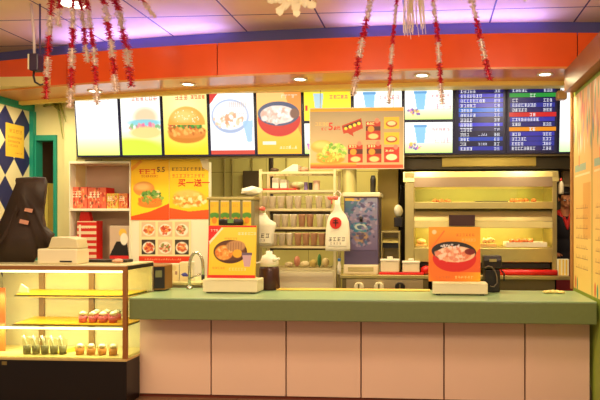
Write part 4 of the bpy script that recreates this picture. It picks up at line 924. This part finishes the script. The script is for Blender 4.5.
ob('glass_shelf', case_shelf(z_a - .004, 14, 28), mat('shelf_edge', (110, 110, 80), .2), t); ob('shelf_liner', case_shelf(z_a + .0045, 16, 32), M_yellow, t)
ob('glass_shelf', case_shelf(z_b - .004, 12, 30), MC['shelf_edge'], t); ob('shelf_liner', case_shelf(z_b + .0045, 14, 34), mat('liner_amber', (246, 184, 30), .4), t)
ob('shelf_valance', bx(NB(), X(30, KY0 + .3), KX1 - .045, KY0 + .28, KY0 + .29, z_a - .05, z_a - .0125), mat('valance', (236, 180, 60), .4), t)
ob('lamp_tube', tube(NB(), [(KX0 + .05, KY0 + .045, ztp - .062), (KX1 - .05, KY0 + .045, ztp - .062)], .009, 8), mat('case_tube', (255, 246, 212), var=0, emit=5.), t)
ob('lamp_tube', tube(NB(), [(KX0 + .05, KY0 + .08, z_b - .035), (KX1 - .05, KY0 + .08, z_b - .035)], .009, 8), MC['case_tube'], t)
ob('front_glass', bx(NB(), KX0, KX1 - .036, KY0 + .004, KY0 + .009, zg + .0005, ztp - .0455), M_glass, t)
ob('side_glass', bx(NB(), KX1 - .008, KX1 - .003, KY0 + .031, KY1 - .031, zg + .0005, ztp - .0455), M_glass, t)
# orange side poster strip inside the case at the far left
tag(ob('orange_card', bx(NB(), X(-8, 5.16), X(5, 5.16), 5.16, 5.165, zg + .008, Z(290, -3.7, 5.0)), mat('card_orange', (236, 120, 50), .5)), 'upright orange card at the left end of the display case', 'card')
# price slip
x, z = P(22, 287, 5.1); b = NB(); prism(b, [(x - .05, z_a + .006), (x + .06, z_a + .006), (x + .05, z_a + .05), (x - .01, z_a + .09)], 'y', 5.1, 5.12); 
tag(ob('pastry_pack', b, mat('pack_cream', (240, 224, 190), .5), bevel=.006), 'small cream pastry pack at the left end of the top case shelf', 'packet')
# pink dessert cups on lower shelf
M_clr = glass_mat('clear_cup', (245, 245, 235)); M_pink = mat('pink_dessert', (226, 96, 120), .4, bump=.4, scale=60); M_crm = mat('cream_topping', (250, 236, 190), .5)
def dessert(x, y, z, lab, grp, body):
    t = thing('dessert_cup', (x, y, z), lab, 'dessert', grp)
    ob('plastic_cup', lathe(NB(), [(0, .001), (.034, .001), (.042, .085), (.0435, .088)], (x, y, z), 14), M_clr, t, True)
    ob('filling', lathe(NB(), [(0, .004), (.032, .004), (.038, .056), (0, .06)], (x, y, z), 14), body, t, True)
    ob('topping', blob(NB(), (x, y, z + .078), .03, .03, .022, 2, .15), M_crm, t, True)
    return t
d0 = dessert(0, 0, 0, 'x', 'pink desserts on the lower case shelf', M_pink)
def putd(src, used, px, y, z, lab, grp):
    x = X(px, y)
    if not used: src.location = (x, y, z); src['label'] = lab; src['group'] = grp; return src
    return dup(src, (x, y, z), lab, grp)
for i, px in enumerate((83, 93, 103, 113)):
    putd(d0, i, px, 5.12, z_b + .0055, 'pink dessert cup with cream topping, ' + ORD[i] + ' from the left on the lower case shelf', 'pink desserts on the lower case shelf')
for i, px in enumerate((97, 107, 117)):
    dup(d0, (X(px, 5.25), 5.25, z_b + .0055), 'pink dessert cup in the rear row, ' + ORD[i] + ' from the left, lower case shelf', 'rear pink desserts on the lower case shelf')
# tall glasses on the case floor
M_gr = mat('jelly_grey', (150, 140, 100), .4)
def pudding(lab, grp):
    t = thing('pudding_glass', (0, 0, 0), lab, 'dessert', grp)
    ob('glass_cup', lathe(NB(), [(0, .001), (.03, .001), (.038, .14), (.04, .142)], (0, 0, 0), 14), M_clr, t, True)
    ob('filling', lathe(NB(), [(0, .004), (.028, .004), (.033, .075), (0, .08)], (0, 0, 0), 14), M_gr, t, True)
    ob('spoon', tube(NB(), [(.0, -.012, .03), (.006, -.02, .08), (-.006, -.024, .13), (-.02, -.02, .165)], [.009, .008, .008, .011], 8), M_crm, t, True)
    return t
g0 = pudding('x', 'x')
for i, px in enumerate((27, 36, 45, 54, 63)):
    putd(g0, i, px, 5.08, zg + .0065, 'clear dessert glass with pale spoon, ' + ORD[i] + ' from the left on the case floor', 'dessert glasses on the case floor')
M_or = mat('orange_dessert', (240, 160, 80), .4)
e0 = dessert(0, 0, 0, 'x', 'x', M_or)
for i, px in enumerate((80, 91, 102, 113)):
    putd(e0, i, px, 5.08, zg + .0065, 'orange dessert cup, ' + ORD[i] + ' from the left on the case floor near the corner post', 'orange desserts on the case floor')
x0, x1 = X(66, 5.2), X(80, 5.2); tag(ob('yellow_card', prism(NB(), [(x0 - .1, 5.1), (x1 - .1, 5.1), (x1, 5.35), (x0, 5.35)], 'z', zg + .0065, zg + .012), M_yellow), 'flat yellow card lying on the case floor between the desserts', 'card')

# ------------------------------------------------------------------ on top of the case: covered monitor, printer
y = 5.02
t = thing('covered_till', (X(20, 5.25), 5.25, ztp), 'tilted till screen under a black cover on the display case', 'till')
def pp(px, py, yy): x, z = P(px, py, yy); return (x, yy, z)
# cover as a lofted slab: outline front and back
outl = [(16, 178), (44.5, 177), (47, 182), (46, 196), (44, 214), (46, 226), (55, 234), (49, 246), (40, 252), (34, 262.5), (-14, 262.5), (-8, 252), (4, 240), (13, 222), (19, 206), (20, 196)]
b = NB(); fr_ = []; bk = []; md = []
cxp, cyp = 25, 222
for px, py in outl:
    s = .93
    q = pp(cxp + (px - cxp)*s, cyp + (py - cyp)*s + (262.5-cyp)*(1-s), 5.22); fr_.append(b.verts.new(q))
    md.append(b.verts.new(pp(px, py, 5.27)))
    q = pp(cxp + (px - cxp)*.96, cyp + (py - cyp)*.96 + (262.5-cyp)*.04, 5.42); bk.append(b.verts.new(q))
n = len(outl)
for A, B in ((fr_, md), (md, bk)):
    for i in range(n): b.faces.new([A[i], A[(i+1) % n], B[(i+1) % n], B[i]])
b.faces.new(fr_); b.faces.new(bk); bmesh.ops.triangulate(b, faces=[f for f in b.faces if len(f.verts) > 4])
zmin = min(v.co.z for v in b.verts); 
for v in b.verts:
    if v.co.z < ztp + .02: v.co.z = ztp + .001
bmesh.ops.subdivide_edges(b, edges=b.edges[:], cuts=2, use_grid_fill=True, smooth=.1)
for v in b.verts:
    if v.co.z < ztp + .004: v.co.z = ztp + .001
    else: v.co.y += .010 * math.sin(v.co.x * 60 + v.co.z * 25) + R.uniform(-.004, .004); v.co.z = max(v.co.z, ztp + .001)
ob('dark_cover', b, mat('cover_black', (46, 28, 15), .6, var=.4, scale=8, bump=.3), t, True)
def quad_art(name, col, corners, yy):
    b = NB(); A = [b.verts.new(pp(px, py, yy)) for px, py in corners]; B = [b.verts.new(pp(px, py, yy + .03)) for px, py in corners]; b.faces.new(A); b.faces.new(B[::-1])
    for i in range(len(A)): b.faces.new([A[i], B[i], B[(i+1) % len(A)], A[(i+1) % len(A)]])
    return ob(name, b, col, t)
quad_art('pink_label', mat('pink_label', (196, 136, 110), .5), [(25, 208), (33, 209), (32, 213), (24, 211)], 5.20)
quad_art('pink_label', MC['pink_label'], [(20, 219), (29, 221), (28, 225), (19, 223)], 5.20)
b = NB(); prism(b, [(X(32, 5.08), ztp + .03), (X(50, 5.08), ztp + .05), (X(53, 5.08), ztp + .13), (X(42, 5.08), ztp + .11)], 'y', 5.205, 5.215); 
ob('clear_flap', b, mat('flap_grey', (96, 84, 62), .25), t)
x0, x1 = X(37, 5.0), X(77, 5.0)
t = thing('receipt_printer', ((x0+x1)/2, 5.1, ztp), 'cream receipt printer beside the black covered till', 'printer')
zc1, zc2 = Z(249, -3.1, 5.0), Z(237, -3.1, 5.0)
ob('printer_body', bx(NB(), x0, x1, 5.0, 5.19, ztp + .001, zc1), M_machine, t, bevel=.012)
ob('printer_cover', prism(NB(), [(X(46, 5.0), zc1 + .001), (X(77, 5.0), zc1 + .001), (X(75, 5.0), zc2 - .02), (X(66, 5.0), zc2), (X(50, 5.0), zc2 + .0)], 'y', 5.02, 5.18), mat('printer_top', (210, 196, 150), .4), t, bevel=.01)
ob('paper_slot', bx(NB(), X(60, 5.0), X(72, 5.0), 4.994, 4.9995, ztp + .02, ztp + .032), M_black, t)
b = NB(); bx(b, X(80, 5.3), X(130, 5.3), 5.24, 5.36, ztp + .001, ztp + .026); tag(ob('flat_dark_box', b, M_black, bevel=.004), 'long flat dark box lying on the display case top', 'box')
b = NB(); blob(b, (X(119, 5.2), 5.18, ztp + .02), .05, .03, .02, 2, .15); tag(ob('scrap_paper', b, M_cup2), 'small crumpled brownish paper on the display case top', 'paper')

# ------------------------------------------------------------------ person behind the counter, at the right
def capsule(bm, a, b_, ra, rb, n=6):
    a, b_ = Vector(a), Vector(b_); L_ = (b_ - a).length; k = max(2, int(L_ / (min(ra, rb) * .35)) + 1)
    for i in range(k + 1):
        f = i / k; blob(bm, a.lerp(b_, f), *(3*[ra + (rb - ra)*f]), sub=2)
def remesh(o, vs, sm=6, thick=None):
    m = o.modifiers.new('remesh', 'REMESH'); m.mode = 'VOXEL'; m.voxel_size = vs; m.use_smooth_shade = True
    s = o.modifiers.new('smooth', 'SMOOTH'); s.iterations = sm; s.factor = .5
PXc, PYc = 1.565, 7.1; H = 1.80
M_skin = mat('skin', (216, 140, 92), .5, var=.05)
t = thing('person', (PXc, PYc, KF), 'person in dark jacket with red collar looking down behind the counter', 'person')
def pv(x, y, z): return (PXc + x, PYc + y, KF + z)
b = NB()
for s in (-1, 1):
    capsule(b, pv(.09*s, 0, .92), pv(.10*s, -.01, .5), .085, .058); capsule(b, pv(.10*s, -.01, .5), pv(.10*s, .02, .09), .055, .037)
    capsule(b, pv(.10*s, .03, .05), pv(.11*s, -.13, .035), .04, .032)
    sh = pv(.18*s, 0, 1.44); el = pv(.235*s, -.02, 1.16); wr = pv(.19*s, -.24, 1.06)
    capsule(b, sh, el, .052, .04); capsule(b, el, wr, .04, .027)
    pc = Vector(wr) + Vector((-.015*s, -.065, -.005)); blob(b, pc, .04, .05, .016, 2)
    for k, (dx, ln) in enumerate(((-.03, .065), (-.01, .078), (.01, .074), (.03, .058))):
        p0 = pc + Vector((dx, -.04, 0)); p1 = p0 + Vector((dx*.1, -ln*.6, -.004)); p2 = p1 + Vector((0, -ln*.35, -.022)); capsule(b, p0, p1, .0088, .008); capsule(b, p1, p2, .008, .007)
    p0 = pc + Vector((-.036*s, .0, 0)); p1 = p0 + Vector((-.025*s, -.03, -.008)); p2 = p1 + Vector((-.004*s, -.028, -.01)); capsule(b, p0, p1, .011, .0095); capsule(b, p1, p2, .0095, .008)
blob(b, pv(0, 0, .96), .165, .115, .13, 3); blob(b, pv(0, 0, 1.12), .145, .1, .16, 3); blob(b, pv(0, 0, 1.33), .17, .115, .17, 3); capsule(b, pv(-.14, 0, 1.43), pv(.14, 0, 1.43), .06, .06)
capsule(b, pv(0, -.005, 1.46), pv(0, -.025, 1.60), .058, .052)
hc = Vector(pv(0, -.055, 1.675)); hr = Matrix.Rotation(math.radians(22), 3, 'X') @ Matrix.Rotation(math.radians(0), 3, 'Z')
def hp(x, y, z): return hc + hr @ Vector((x, y, z))
blob(b, hp(0, .012, .035), .076, .092, .085, 3, rot=hr); blob(b, hp(0, -.012, -.04), .058, .07, .07, 3, rot=hr); blob(b, hp(0, -.035, -.09), .033, .032, .025, 2, rot=hr)
capsule(b, hp(0, -.085, .01), hp(0, -.108, -.025), .010, .015); blob(b, hp(0, -.083, -.06), .026, .012, .007, 2, rot=hr); blob(b, hp(0, -.08, -.07), .022, .012, .007, 2, rot=hr)
for s in (-1, 1): blob(b, hp(.077*s, .01, -.01), .01, .02, .032, 2, rot=hr); blob(b, hp(.03*s, -.078, .028), .022, .012, .008, 2, rot=hr)
bo = ob('body', b, M_skin, t, True); remesh(bo, .0065, 3)
for s in (-1, 1):
    e = ob('eye', blob(NB(), hp(.03*s, -.077, .008), .013, .009, .007, 2, rot=hr), mat('eye_white', (235, 225, 215), .3), t, True); ob('pupil', blob(NB(), hp(.03*s, -.0845, .006), .0055, .003, .0055, 2, rot=hr), M_black, e, True)
ob('mouth', blob(NB(), hp(0, -.094, -.065), .022, .004, .004, 2, rot=hr), mat('lips', (160, 70, 60), .5), t, True)
b = NB(); blob(b, hp(0, .026, .062), .085, .092, .074, 3, rot=hr); blob(b, hp(0, .06, .01), .08, .066, .085, 3, rot=hr)
for s in (-1, 1): blob(b, hp(.066*s, .012, .03), .018, .05, .045, 2, rot=hr)
blob(b, hp(0, -.05, .09), .06, .035, .024, 2, rot=hr); h_ = ob('hair', b, mat('hair_black', (30, 20, 18), .45, var=.2), t, True); remesh(h_, .008, 3)
b = NB(); blob(b, pv(0, 0, .98), .185, .135, .14, 3); blob(b, pv(0, 0, 1.12), .17, .125, .17, 3); blob(b, pv(0, 0, 1.32), .195, .135, .175, 3); capsule(b, pv(-.15, 0, 1.435), pv(.15, 0, 1.435), .072, .072)
for s in (-1, 1):
    sh = pv(.18*s, 0, 1.44); el = pv(.235*s, -.02, 1.16); wr = pv(.195*s, -.215, 1.068); capsule(b, sh, el, .068, .056); capsule(b, el, wr, .056, .043)
j = ob('jacket', b, mat('jacket_black', (24, 22, 30), .7), t, True); remesh(j, .012, 4)
b = NB()
for s in (-1, 1):
    capsule(b, pv(.0, -.07, 1.40), pv(.085*s, -.01, 1.52), .03, .03); capsule(b, pv(.085*s, -.01, 1.52), pv(.0, .065, 1.54), .028, .028)
    capsule(b, pv(.0, -.14, 1.33), pv(.03*s, -.11, 1.45), .016, .022)
k = ob('collar', b, M_red, t, True); remesh(k, .01, 3)
b = NB()
for s in (-1, 1): capsule(b, pv(.09*s, 0, .9), pv(.10*s, -.01, .5), .10, .078); capsule(b, pv(.10*s, -.01, .5), pv(.10*s, .02, .10), .075, .06)
blob(b, pv(0, 0, .93), .175, .125, .12, 3); k = ob('trousers', b, mat('trousers_dark', (30, 28, 34), .7), t, True); remesh(k, .014, 3)
b = NB()
for s in (-1, 1): capsule(b, pv(.10*s, .035, .05), pv(.11*s, -.15, .045), .049, .042)
for s in (-1, 1): pass
k = ob('shoes', b, M_black, t, True); remesh(k, .01, 2)
ob('apron', bx(NB(), PXc - .13, PXc + .15, PYc - .155, PYc - .145, KF + .62, KF + .98), mat('apron_red', (150, 24, 24), .6), t, bevel=.004)

# ------------------------------------------------------------------ ceiling decorations
M_tr = mat('tinsel_red', (205, 22, 50), .3, .35, var=.25, scale=40); M_ts = mat('tinsel_silver', (235, 215, 205), .3, .35, var=.2, scale=40); M_tw = mat('tinsel_string', (200, 190, 170), .5)
def garland(pts, y, segs, r, lab, start_red=True):
    """pts: list of (px, py) from the ceiling down; one hanging tinsel with alternating sections"""
    W = [Vector(pp(px, py, y)) for px, py in pts]
    top = W[0]; t = thing('tinsel_garland', (top.x, top.y, CZ - .001), lab, 'tinsel', 'tinsel garlands hanging from the ceiling')
    W[0] = Vector((top.x, top.y, CZ - .002)) if top.z > CZ - .3 else W[0]
    cum = [0]
    for a, b_ in zip(W, W[1:]): cum.append(cum[-1] + (b_ - a).length)
    def at(d):
        d = max(0, min(cum[-1], d))
        for i in range(len(W) - 1):
            if d <= cum[i+1]: return W[i].lerp(W[i+1], (d - cum[i]) / max(1e-6, cum[i+1] - cum[i]))
        return W[-1]
    n = segs; red = start_red
    for k in range(n):
        a0, a1 = cum[-1]*k/n, cum[-1]*(k+1)/n; b = NB(); tube(b, [at(a0), at((a0+a1)/2), at(a1 - .002)], .008, 6)
        m = int((a1 - a0) / .0009)
        for i in range(m):
            p = at(a0 + (a1 - a0)*R.random()); a = R.uniform(0, 6.283); d = Vector((math.cos(a), math.sin(a), R.uniform(-.5, .5))).normalized()
            s = d.cross(Vector((R.uniform(-1, 1), R.uniform(-1, 1), 1))).normalized() * .0045; L_ = r * 1.15 * R.uniform(.55, 1.1)
            v = [b.verts.new(p - s), b.verts.new(p + s), b.verts.new(p + d*L_ + s*.6 + Vector((0, 0, -.004))), b.verts.new(p + d*L_ - s*.6 + Vector((0, 0, -.004)))]; b.faces.new(v)
        ob('red_section' if red else 'silver_section', b, M_tr if red else M_ts, t); red = not red
    return t
GY = 5.0
G = [([(53, -22), (51, 5), (48, 50), (46, 98)], 5, .032, 'leftmost long tinsel garland, red and silver'),
     ([(60, -22), (59, 4), (58, 26)], 2, .03, 'short red tinsel garland second from the left'),
     ([(74, -22), (73, 5), (72, 60), (70, 108)], 6, .034, 'thick tinsel garland just right of the leftmost one'),
     ([(79, -22), (82, 10), (86, 50), (88, 62)], 4, .03, 'tinsel garland with silver end next to the ceiling lamp'),
     ([(84, -22), (88, 10), (94, 50), (97, 104)], 6, .03, 'slanting tinsel garland right of the ceiling lamp'),
     ([(100, -22), (105, 5), (112, 50), (116, 92)], 6, .034, 'tinsel garland of the left bunch ending before the burger board'),
     ([(112, -22), (118, 8), (127, 50), (131, 86)], 5, .04, 'wide bushy tinsel garland, rightmost of the left bunch'),
     ([(134, -22), (144, 2), (155, 17)], 2, .028, 'short red tinsel garland alone right of the left bunch'),
     ([(374, -22), (370, 5), (361, 45), (353, 96)], 6, .032, 'tinsel garland over the hanging banner, left of three'),
     ([(400, -22), (396, 5), (391, 60), (389, 104)], 6, .022, 'thin tinsel garland over the hanging banner right end'),
     ([(428, -22), (434, 5), (438, 40), (442, 104)], 6, .027, 'tinsel garland above the stacked drinks boards'),
     ([(466, -22), (473, 5), (482, 45), (490, 80)], 5, .03, 'rightmost slanting tinsel garland before the orange fascia')]
for i, (p, n, r, lab) in enumerate(G): garland(p, GY - (i % 3) * .06, n, r, lab, True)
# cut paper snowflake and tassel
def flake(px, py, y, s, lab, arms=8):
    x, z = P(px, py, y); t = thing('paper_snowflake', (x, y, CZ - .001), lab, 'decoration', 'snowflake decorations'); b = NB()
    for k in range(arms):
        a = 2*math.pi*k/arms + .2; d = Vector((math.cos(a), math.sin(a) * .35, math.sin(a) * .9)); c0 = Vector((x, y, z))
        for f, rr in ((.2, .26), (.42, .2), (.62, .24), (.8, .16), (1., .2)): blob(b, c0 + d*s*f, s*rr, s*rr*.35, s*rr, 1, .2)
    ob('snowflake', b, mat('flake_cream', (246, 232, 196), .6), t); ob('thread', tube(NB(), [(x, y, z + s*.5), (x, y, CZ - .002)], .002, 5), M_tw, t)
flake(294, -4, 4.9, .19, 'large cream snowflake hanging above the fascia middle'); flake(522, -10, 4.9, .1, 'small cream snowflake at the top edge above the price screens'); 
x, z = P(413, -8, 4.95); t = thing('silver_tassel', (x, 4.95, CZ - .001), 'silver white tassel of thin strands hanging right of the banner', 'decoration'); b = NB()
for i in range(46):
    dx, dy = R.uniform(-.085, .10), R.uniform(-.05, .05); L_ = R.uniform(.16, .38); s = R.uniform(.0, .02)
    tube(b, [(x + dx*.3, 4.95 + dy*.3, CZ - .004), (x + dx*.8, 4.95 + dy*.8, z + .02), (x + dx, 4.95 + dy, z - L_*.6), (x + dx + s, 4.95 + dy, z - L_)], .0028, 4)
ob('strands', b, mat('strand_cream', (240, 226, 190), .35, .3), t)
# ceiling camera-like device and hanging wire
gx, gz = P(34, 62, 5.2); t = thing('hanging_device', (gx, 5.2, CZ - .001), 'small dark and cream device hanging on a bent bracket at the left', 'device')
ob('bracket', tube(NB(), [pp(31, 30, 5.2)[:2] + (CZ - .002,), pp(34, 33, 5.2), pp(34.5, 56, 5.2)], .012, 8), mat('bracket_cream', (220, 200, 200), .4), t, True)
q0_, q1_ = pp(31, 54, 5.2), pp(40, 71, 5.2)
ob('housing', bx(NB(), q0_[0], q1_[0], 5.17, 5.26, q1_[2], q0_[2]), mat('device_dark', (52, 34, 60), .4), t, bevel=.01)
ob('side_cover', bx(NB(), q0_[0] - .014, q0_[0] - .0005, 5.17, 5.26, q1_[2] + .01, q0_[2] - .005), M_machine, t, bevel=.004)
ob('curved_cable', tube(NB(), [pp(34, 71, 5.2), pp(33.5, 76, 5.2), pp(35, 82, 5.2), pp(40, 85, 5.2), pp(43, 84.5, 5.2)], .009, 8), M_black, t, True)
ob('cable', tube(NB(), [pp(40, 56, 5.21), pp(40, 34, 5.21), pp(40, 34, 5.21)[:2] + (CZ - .002,)], .008, 8), mat('cable_violet', (80, 60, 110), .4), t, True)
# palm leaf like decoration over door
b = NB()
for (a, c_, d_) in (((46, 104), (58, 106), (63, 139)), ((48, 104), (60, 104), (66, 122)), ((44, 106), (52, 103), (60, 112))):
    tube(b, [pp(*a, 7.192), pp(*c_, 7.1), pp(*d_, 7.05)], [.012, .018, .004], 6)
tag(ob('palm_leaf', b, mat('leaf_olive', (150, 150, 70), .5), smooth=True), 'thin drooping olive leaf fixed above the teal door', 'leaf')
# fixture by the right wall
x, z = P(561.5, 95, 6.5); b = NB(); bx(b, x - .05, x + .05, 6.45, 6.56, z - .05, z + .04); o = ob('corner_speaker', b, mat('speaker_tan', (196, 150, 90), .5), bevel=.012); tag(o, 'small tan box speaker beside the price screens', 'speaker'); 
bk_ = ob('mounting_bracket', tube(NB(), [(x, 6.5, z + .0405), (x, 6.5, SZ - .0605)], .008, 8), M_steeld, o)

# ------------------------------------------------------------------ lamps
def area(name, loc, size, energy, col, rot=(0, 0, 0), size_y=None, spread=None):
    l = bpy.data.lights.new(name, 'AREA'); l.energy = energy; l.color = col; l.size = size
    if size_y: l.shape = 'RECTANGLE'; l.size_y = size_y
    if spread: l.spread = spread
    o = bpy.data.objects.new(name, l); C.objects.link(o); o.location = loc; o.rotation_euler = rot; return o
M_disc = mat('downlight_lens', (255, 248, 225), var=0, emit=6.)
DL = [(95, 91), (188, 84), (300, 79), (422, 75), (545, 74)]
for i, (px, py) in enumerate(DL):
    y = 6.15 if i else 6.45
    for _ in range(8):
        x = X(px, y); y = (SZ - .02 - EYE) * F / (PY - py) / (D(x, y) / y)
    x = X(px, y)
    t = thing('downlight', (x, y, SZ - .03), 'round recessed downlight, ' + ORD[i] + ' from the left under the orange fascia', 'lamp', 'downlights under the fascia')
    ob('rim', lathe(NB(), [(.055, -.008), (.08, -.008), (.08, -.0005), (.055, -.0005)], (x, y, SZ - .02), 24), M_white, t, True)
    ob('lens', lathe(NB(), [(0, -.004), (.056, -.004), (.056, -.001), (0, -.001)], (x, y, SZ - .02), 24), M_disc, t)
    l = bpy.data.lights.new('downlight_beam', 'SPOT'); l.energy = 42; l.color = (1, .84, .55); l.spot_size = math.radians(120); l.spot_blend = .7; l.shadow_soft_size = .05
    o = bpy.data.objects.new('downlight_beam', l); C.objects.link(o); o.location = (x, y, SZ - .05)
# ceiling lamp in view at top left
x = X(65, 5.1); t = thing('ceiling_lamp', (x, 5.2, CZ - .03), 'bright round ceiling lamp at the top left among the garlands', 'lamp')
ob('lens', lathe(NB(), [(0, -.006), (.11, -.006), (.11, -.001), (0, -.001)], (x, 5.22, CZ), 24), M_disc, t); ob('rim', lathe(NB(), [(.11, -.012), (.13, -.012), (.13, -.0005), (.11, -.0005)], (x, 5.22, CZ), 24), M_white, t, True)
# blue LED strips in the cove
for px0, px1 in ((40, 218), (345, 545)):
    x0, x1 = X(px0, 5.9), X(px1, 5.9); n = 4
    for k in range(n):
        a = x0 + (x1-x0)*k/n; c_ = x0 + (x1-x0)*(k+1)/n; xm = (a+c_)/2; y = FY(xm) + .15
        o = area('cove_led', (xm, y, 3.33), (c_-a)*.98, 4.2, (.26, .22, 1.), (math.radians(180 + 48), 0, math.atan2(FY(c_) - FY(a), c_-a)), .05)
    b = NB(); pts = [(x, FY(x) + .12, 3.30) for x in np.linspace(x0, x1, 14)]; tube(b, pts, .008, 6)
    tag(ob('led_strip', b, mat('led_blue', (110, 80, 255), var=0, emit=3.)), ('left' if px0 < 100 else 'right') + ' violet blue LED strip on the ledge above the orange fascia', 'lamp', 'violet strips above the fascia')
# unseen ceiling fill lights, added to brighten the dining side
WARM = (1., .80, .56)
for x, y, e in ((-3.2, 3.4, 46), (-.9, 3.4, 30), (.9, 3.4, 20), (-3, 1.0, 40), (0, 1.0, 40)):
    area('ceiling_fill_light', (x, y, CZ - .02), .6, e, WARM if x < -2 else (1., .74, .62), (0, 0, 0))
# kitchen tubes
for x, y, e in ((-1.6, 7.5, 32), (-.2, 7.6, 34), (.9, 7.3, 22), (-3.3, 7.6, 0)):
    if e: area('kitchen_tube', (x, y, SZ - .02), 1.2, e, (1., .88, .55), (0, 0, 0), .15)
area('passage_glow', (-4.3, 6.5, SZ - .08), .8, 16, (1., .9, .6), (0, 0, 0), .2)
# unseen strips added below the soffit to light the rack from the front
for x0, x1, e in ((-3.2, -1.9, 13), (-1.7, -.2, 19), (0., 1.2, 12)):
    area('kitchen_fill_strip', ((x0+x1)/2, 6.0, SZ - .07), x1 - x0, e, (1., .86, .48), (math.radians(0), 0, 0), .06)
area('case_lamp_and_fill', ((KX0+KX1)/2, KY0 + .1, ztp - .05), 1.2, 7.5, (1., .90, .68), (math.radians(15), 0, 0), .04); area('case_lamp_and_fill', ((KX0+KX1)/2, KY0 + .12, z_b - .045), 1.2, 7.5, (1., .90, .68), (math.radians(25), 0, 0), .04)
area('case_lamp_and_fill', ((KX0+KX1)/2, KY0 + .12, z_a - .02), 1.2, 6, (1., .90, .68), (math.radians(25), 0, 0), .04)  # added fill below the upper shelf, where no tube hangs
for x, y, e, cc in ((-2.8, 2.6, 62, (1., .80, .42)), (-.7, 2.6, 38, (1., .76, .60)), (1.1, 2.6, 34, (1., .80, .62))):  # added point fills without lamp bodies, to brighten ceiling and counter panels
    l = bpy.data.lights.new('room_fill_point', 'POINT'); l.energy = e; l.color = cc; l.shadow_soft_size = .15; o = bpy.data.objects.new('room_fill_point', l); C.objects.link(o); o.location = (x, y, 2.75)
for a in (188, 229): area('cabinet_lamp', (wm, WY + .12, zz(a)), w1 - w0 - .3, 5, (1., .82, .35), (math.radians(20), 0, 0), .04)
w_ = bpy.data.worlds.new('world'); sc.world = w_; w_.use_nodes = True; bg = w_.node_tree.nodes['Background']; bg.inputs[0].default_value = (1., .80, .62, 1); bg.inputs[1].default_value = .5
# ------------------------------------------------------------------ camera
cam = bpy.data.cameras.new('camera'); co = bpy.data.objects.new('camera', cam); C.objects.link(co)
co.location = (0, 0, EYE); co.rotation_euler = (math.radians(90), 0, TH); cam.sensor_width = 36; cam.lens = 36 * F / 600
cam.shift_x = -(PX - 300) / 600; cam.shift_y = (PY - 200) / 600; sc.camera = co
sc.view_settings.view_transform = 'Standard'; sc.view_settings.look = 'None'; sc.view_settings.exposure = 0; sc.view_settings.gamma = 1; sc.view_settings.use_curve_mapping = False
sc.cycles.use_denoising = True; sc.cycles.max_bounces = 6; sc.cycles.transparent_max_bounces = 12; sc.cycles.sample_clamp_indirect = 4
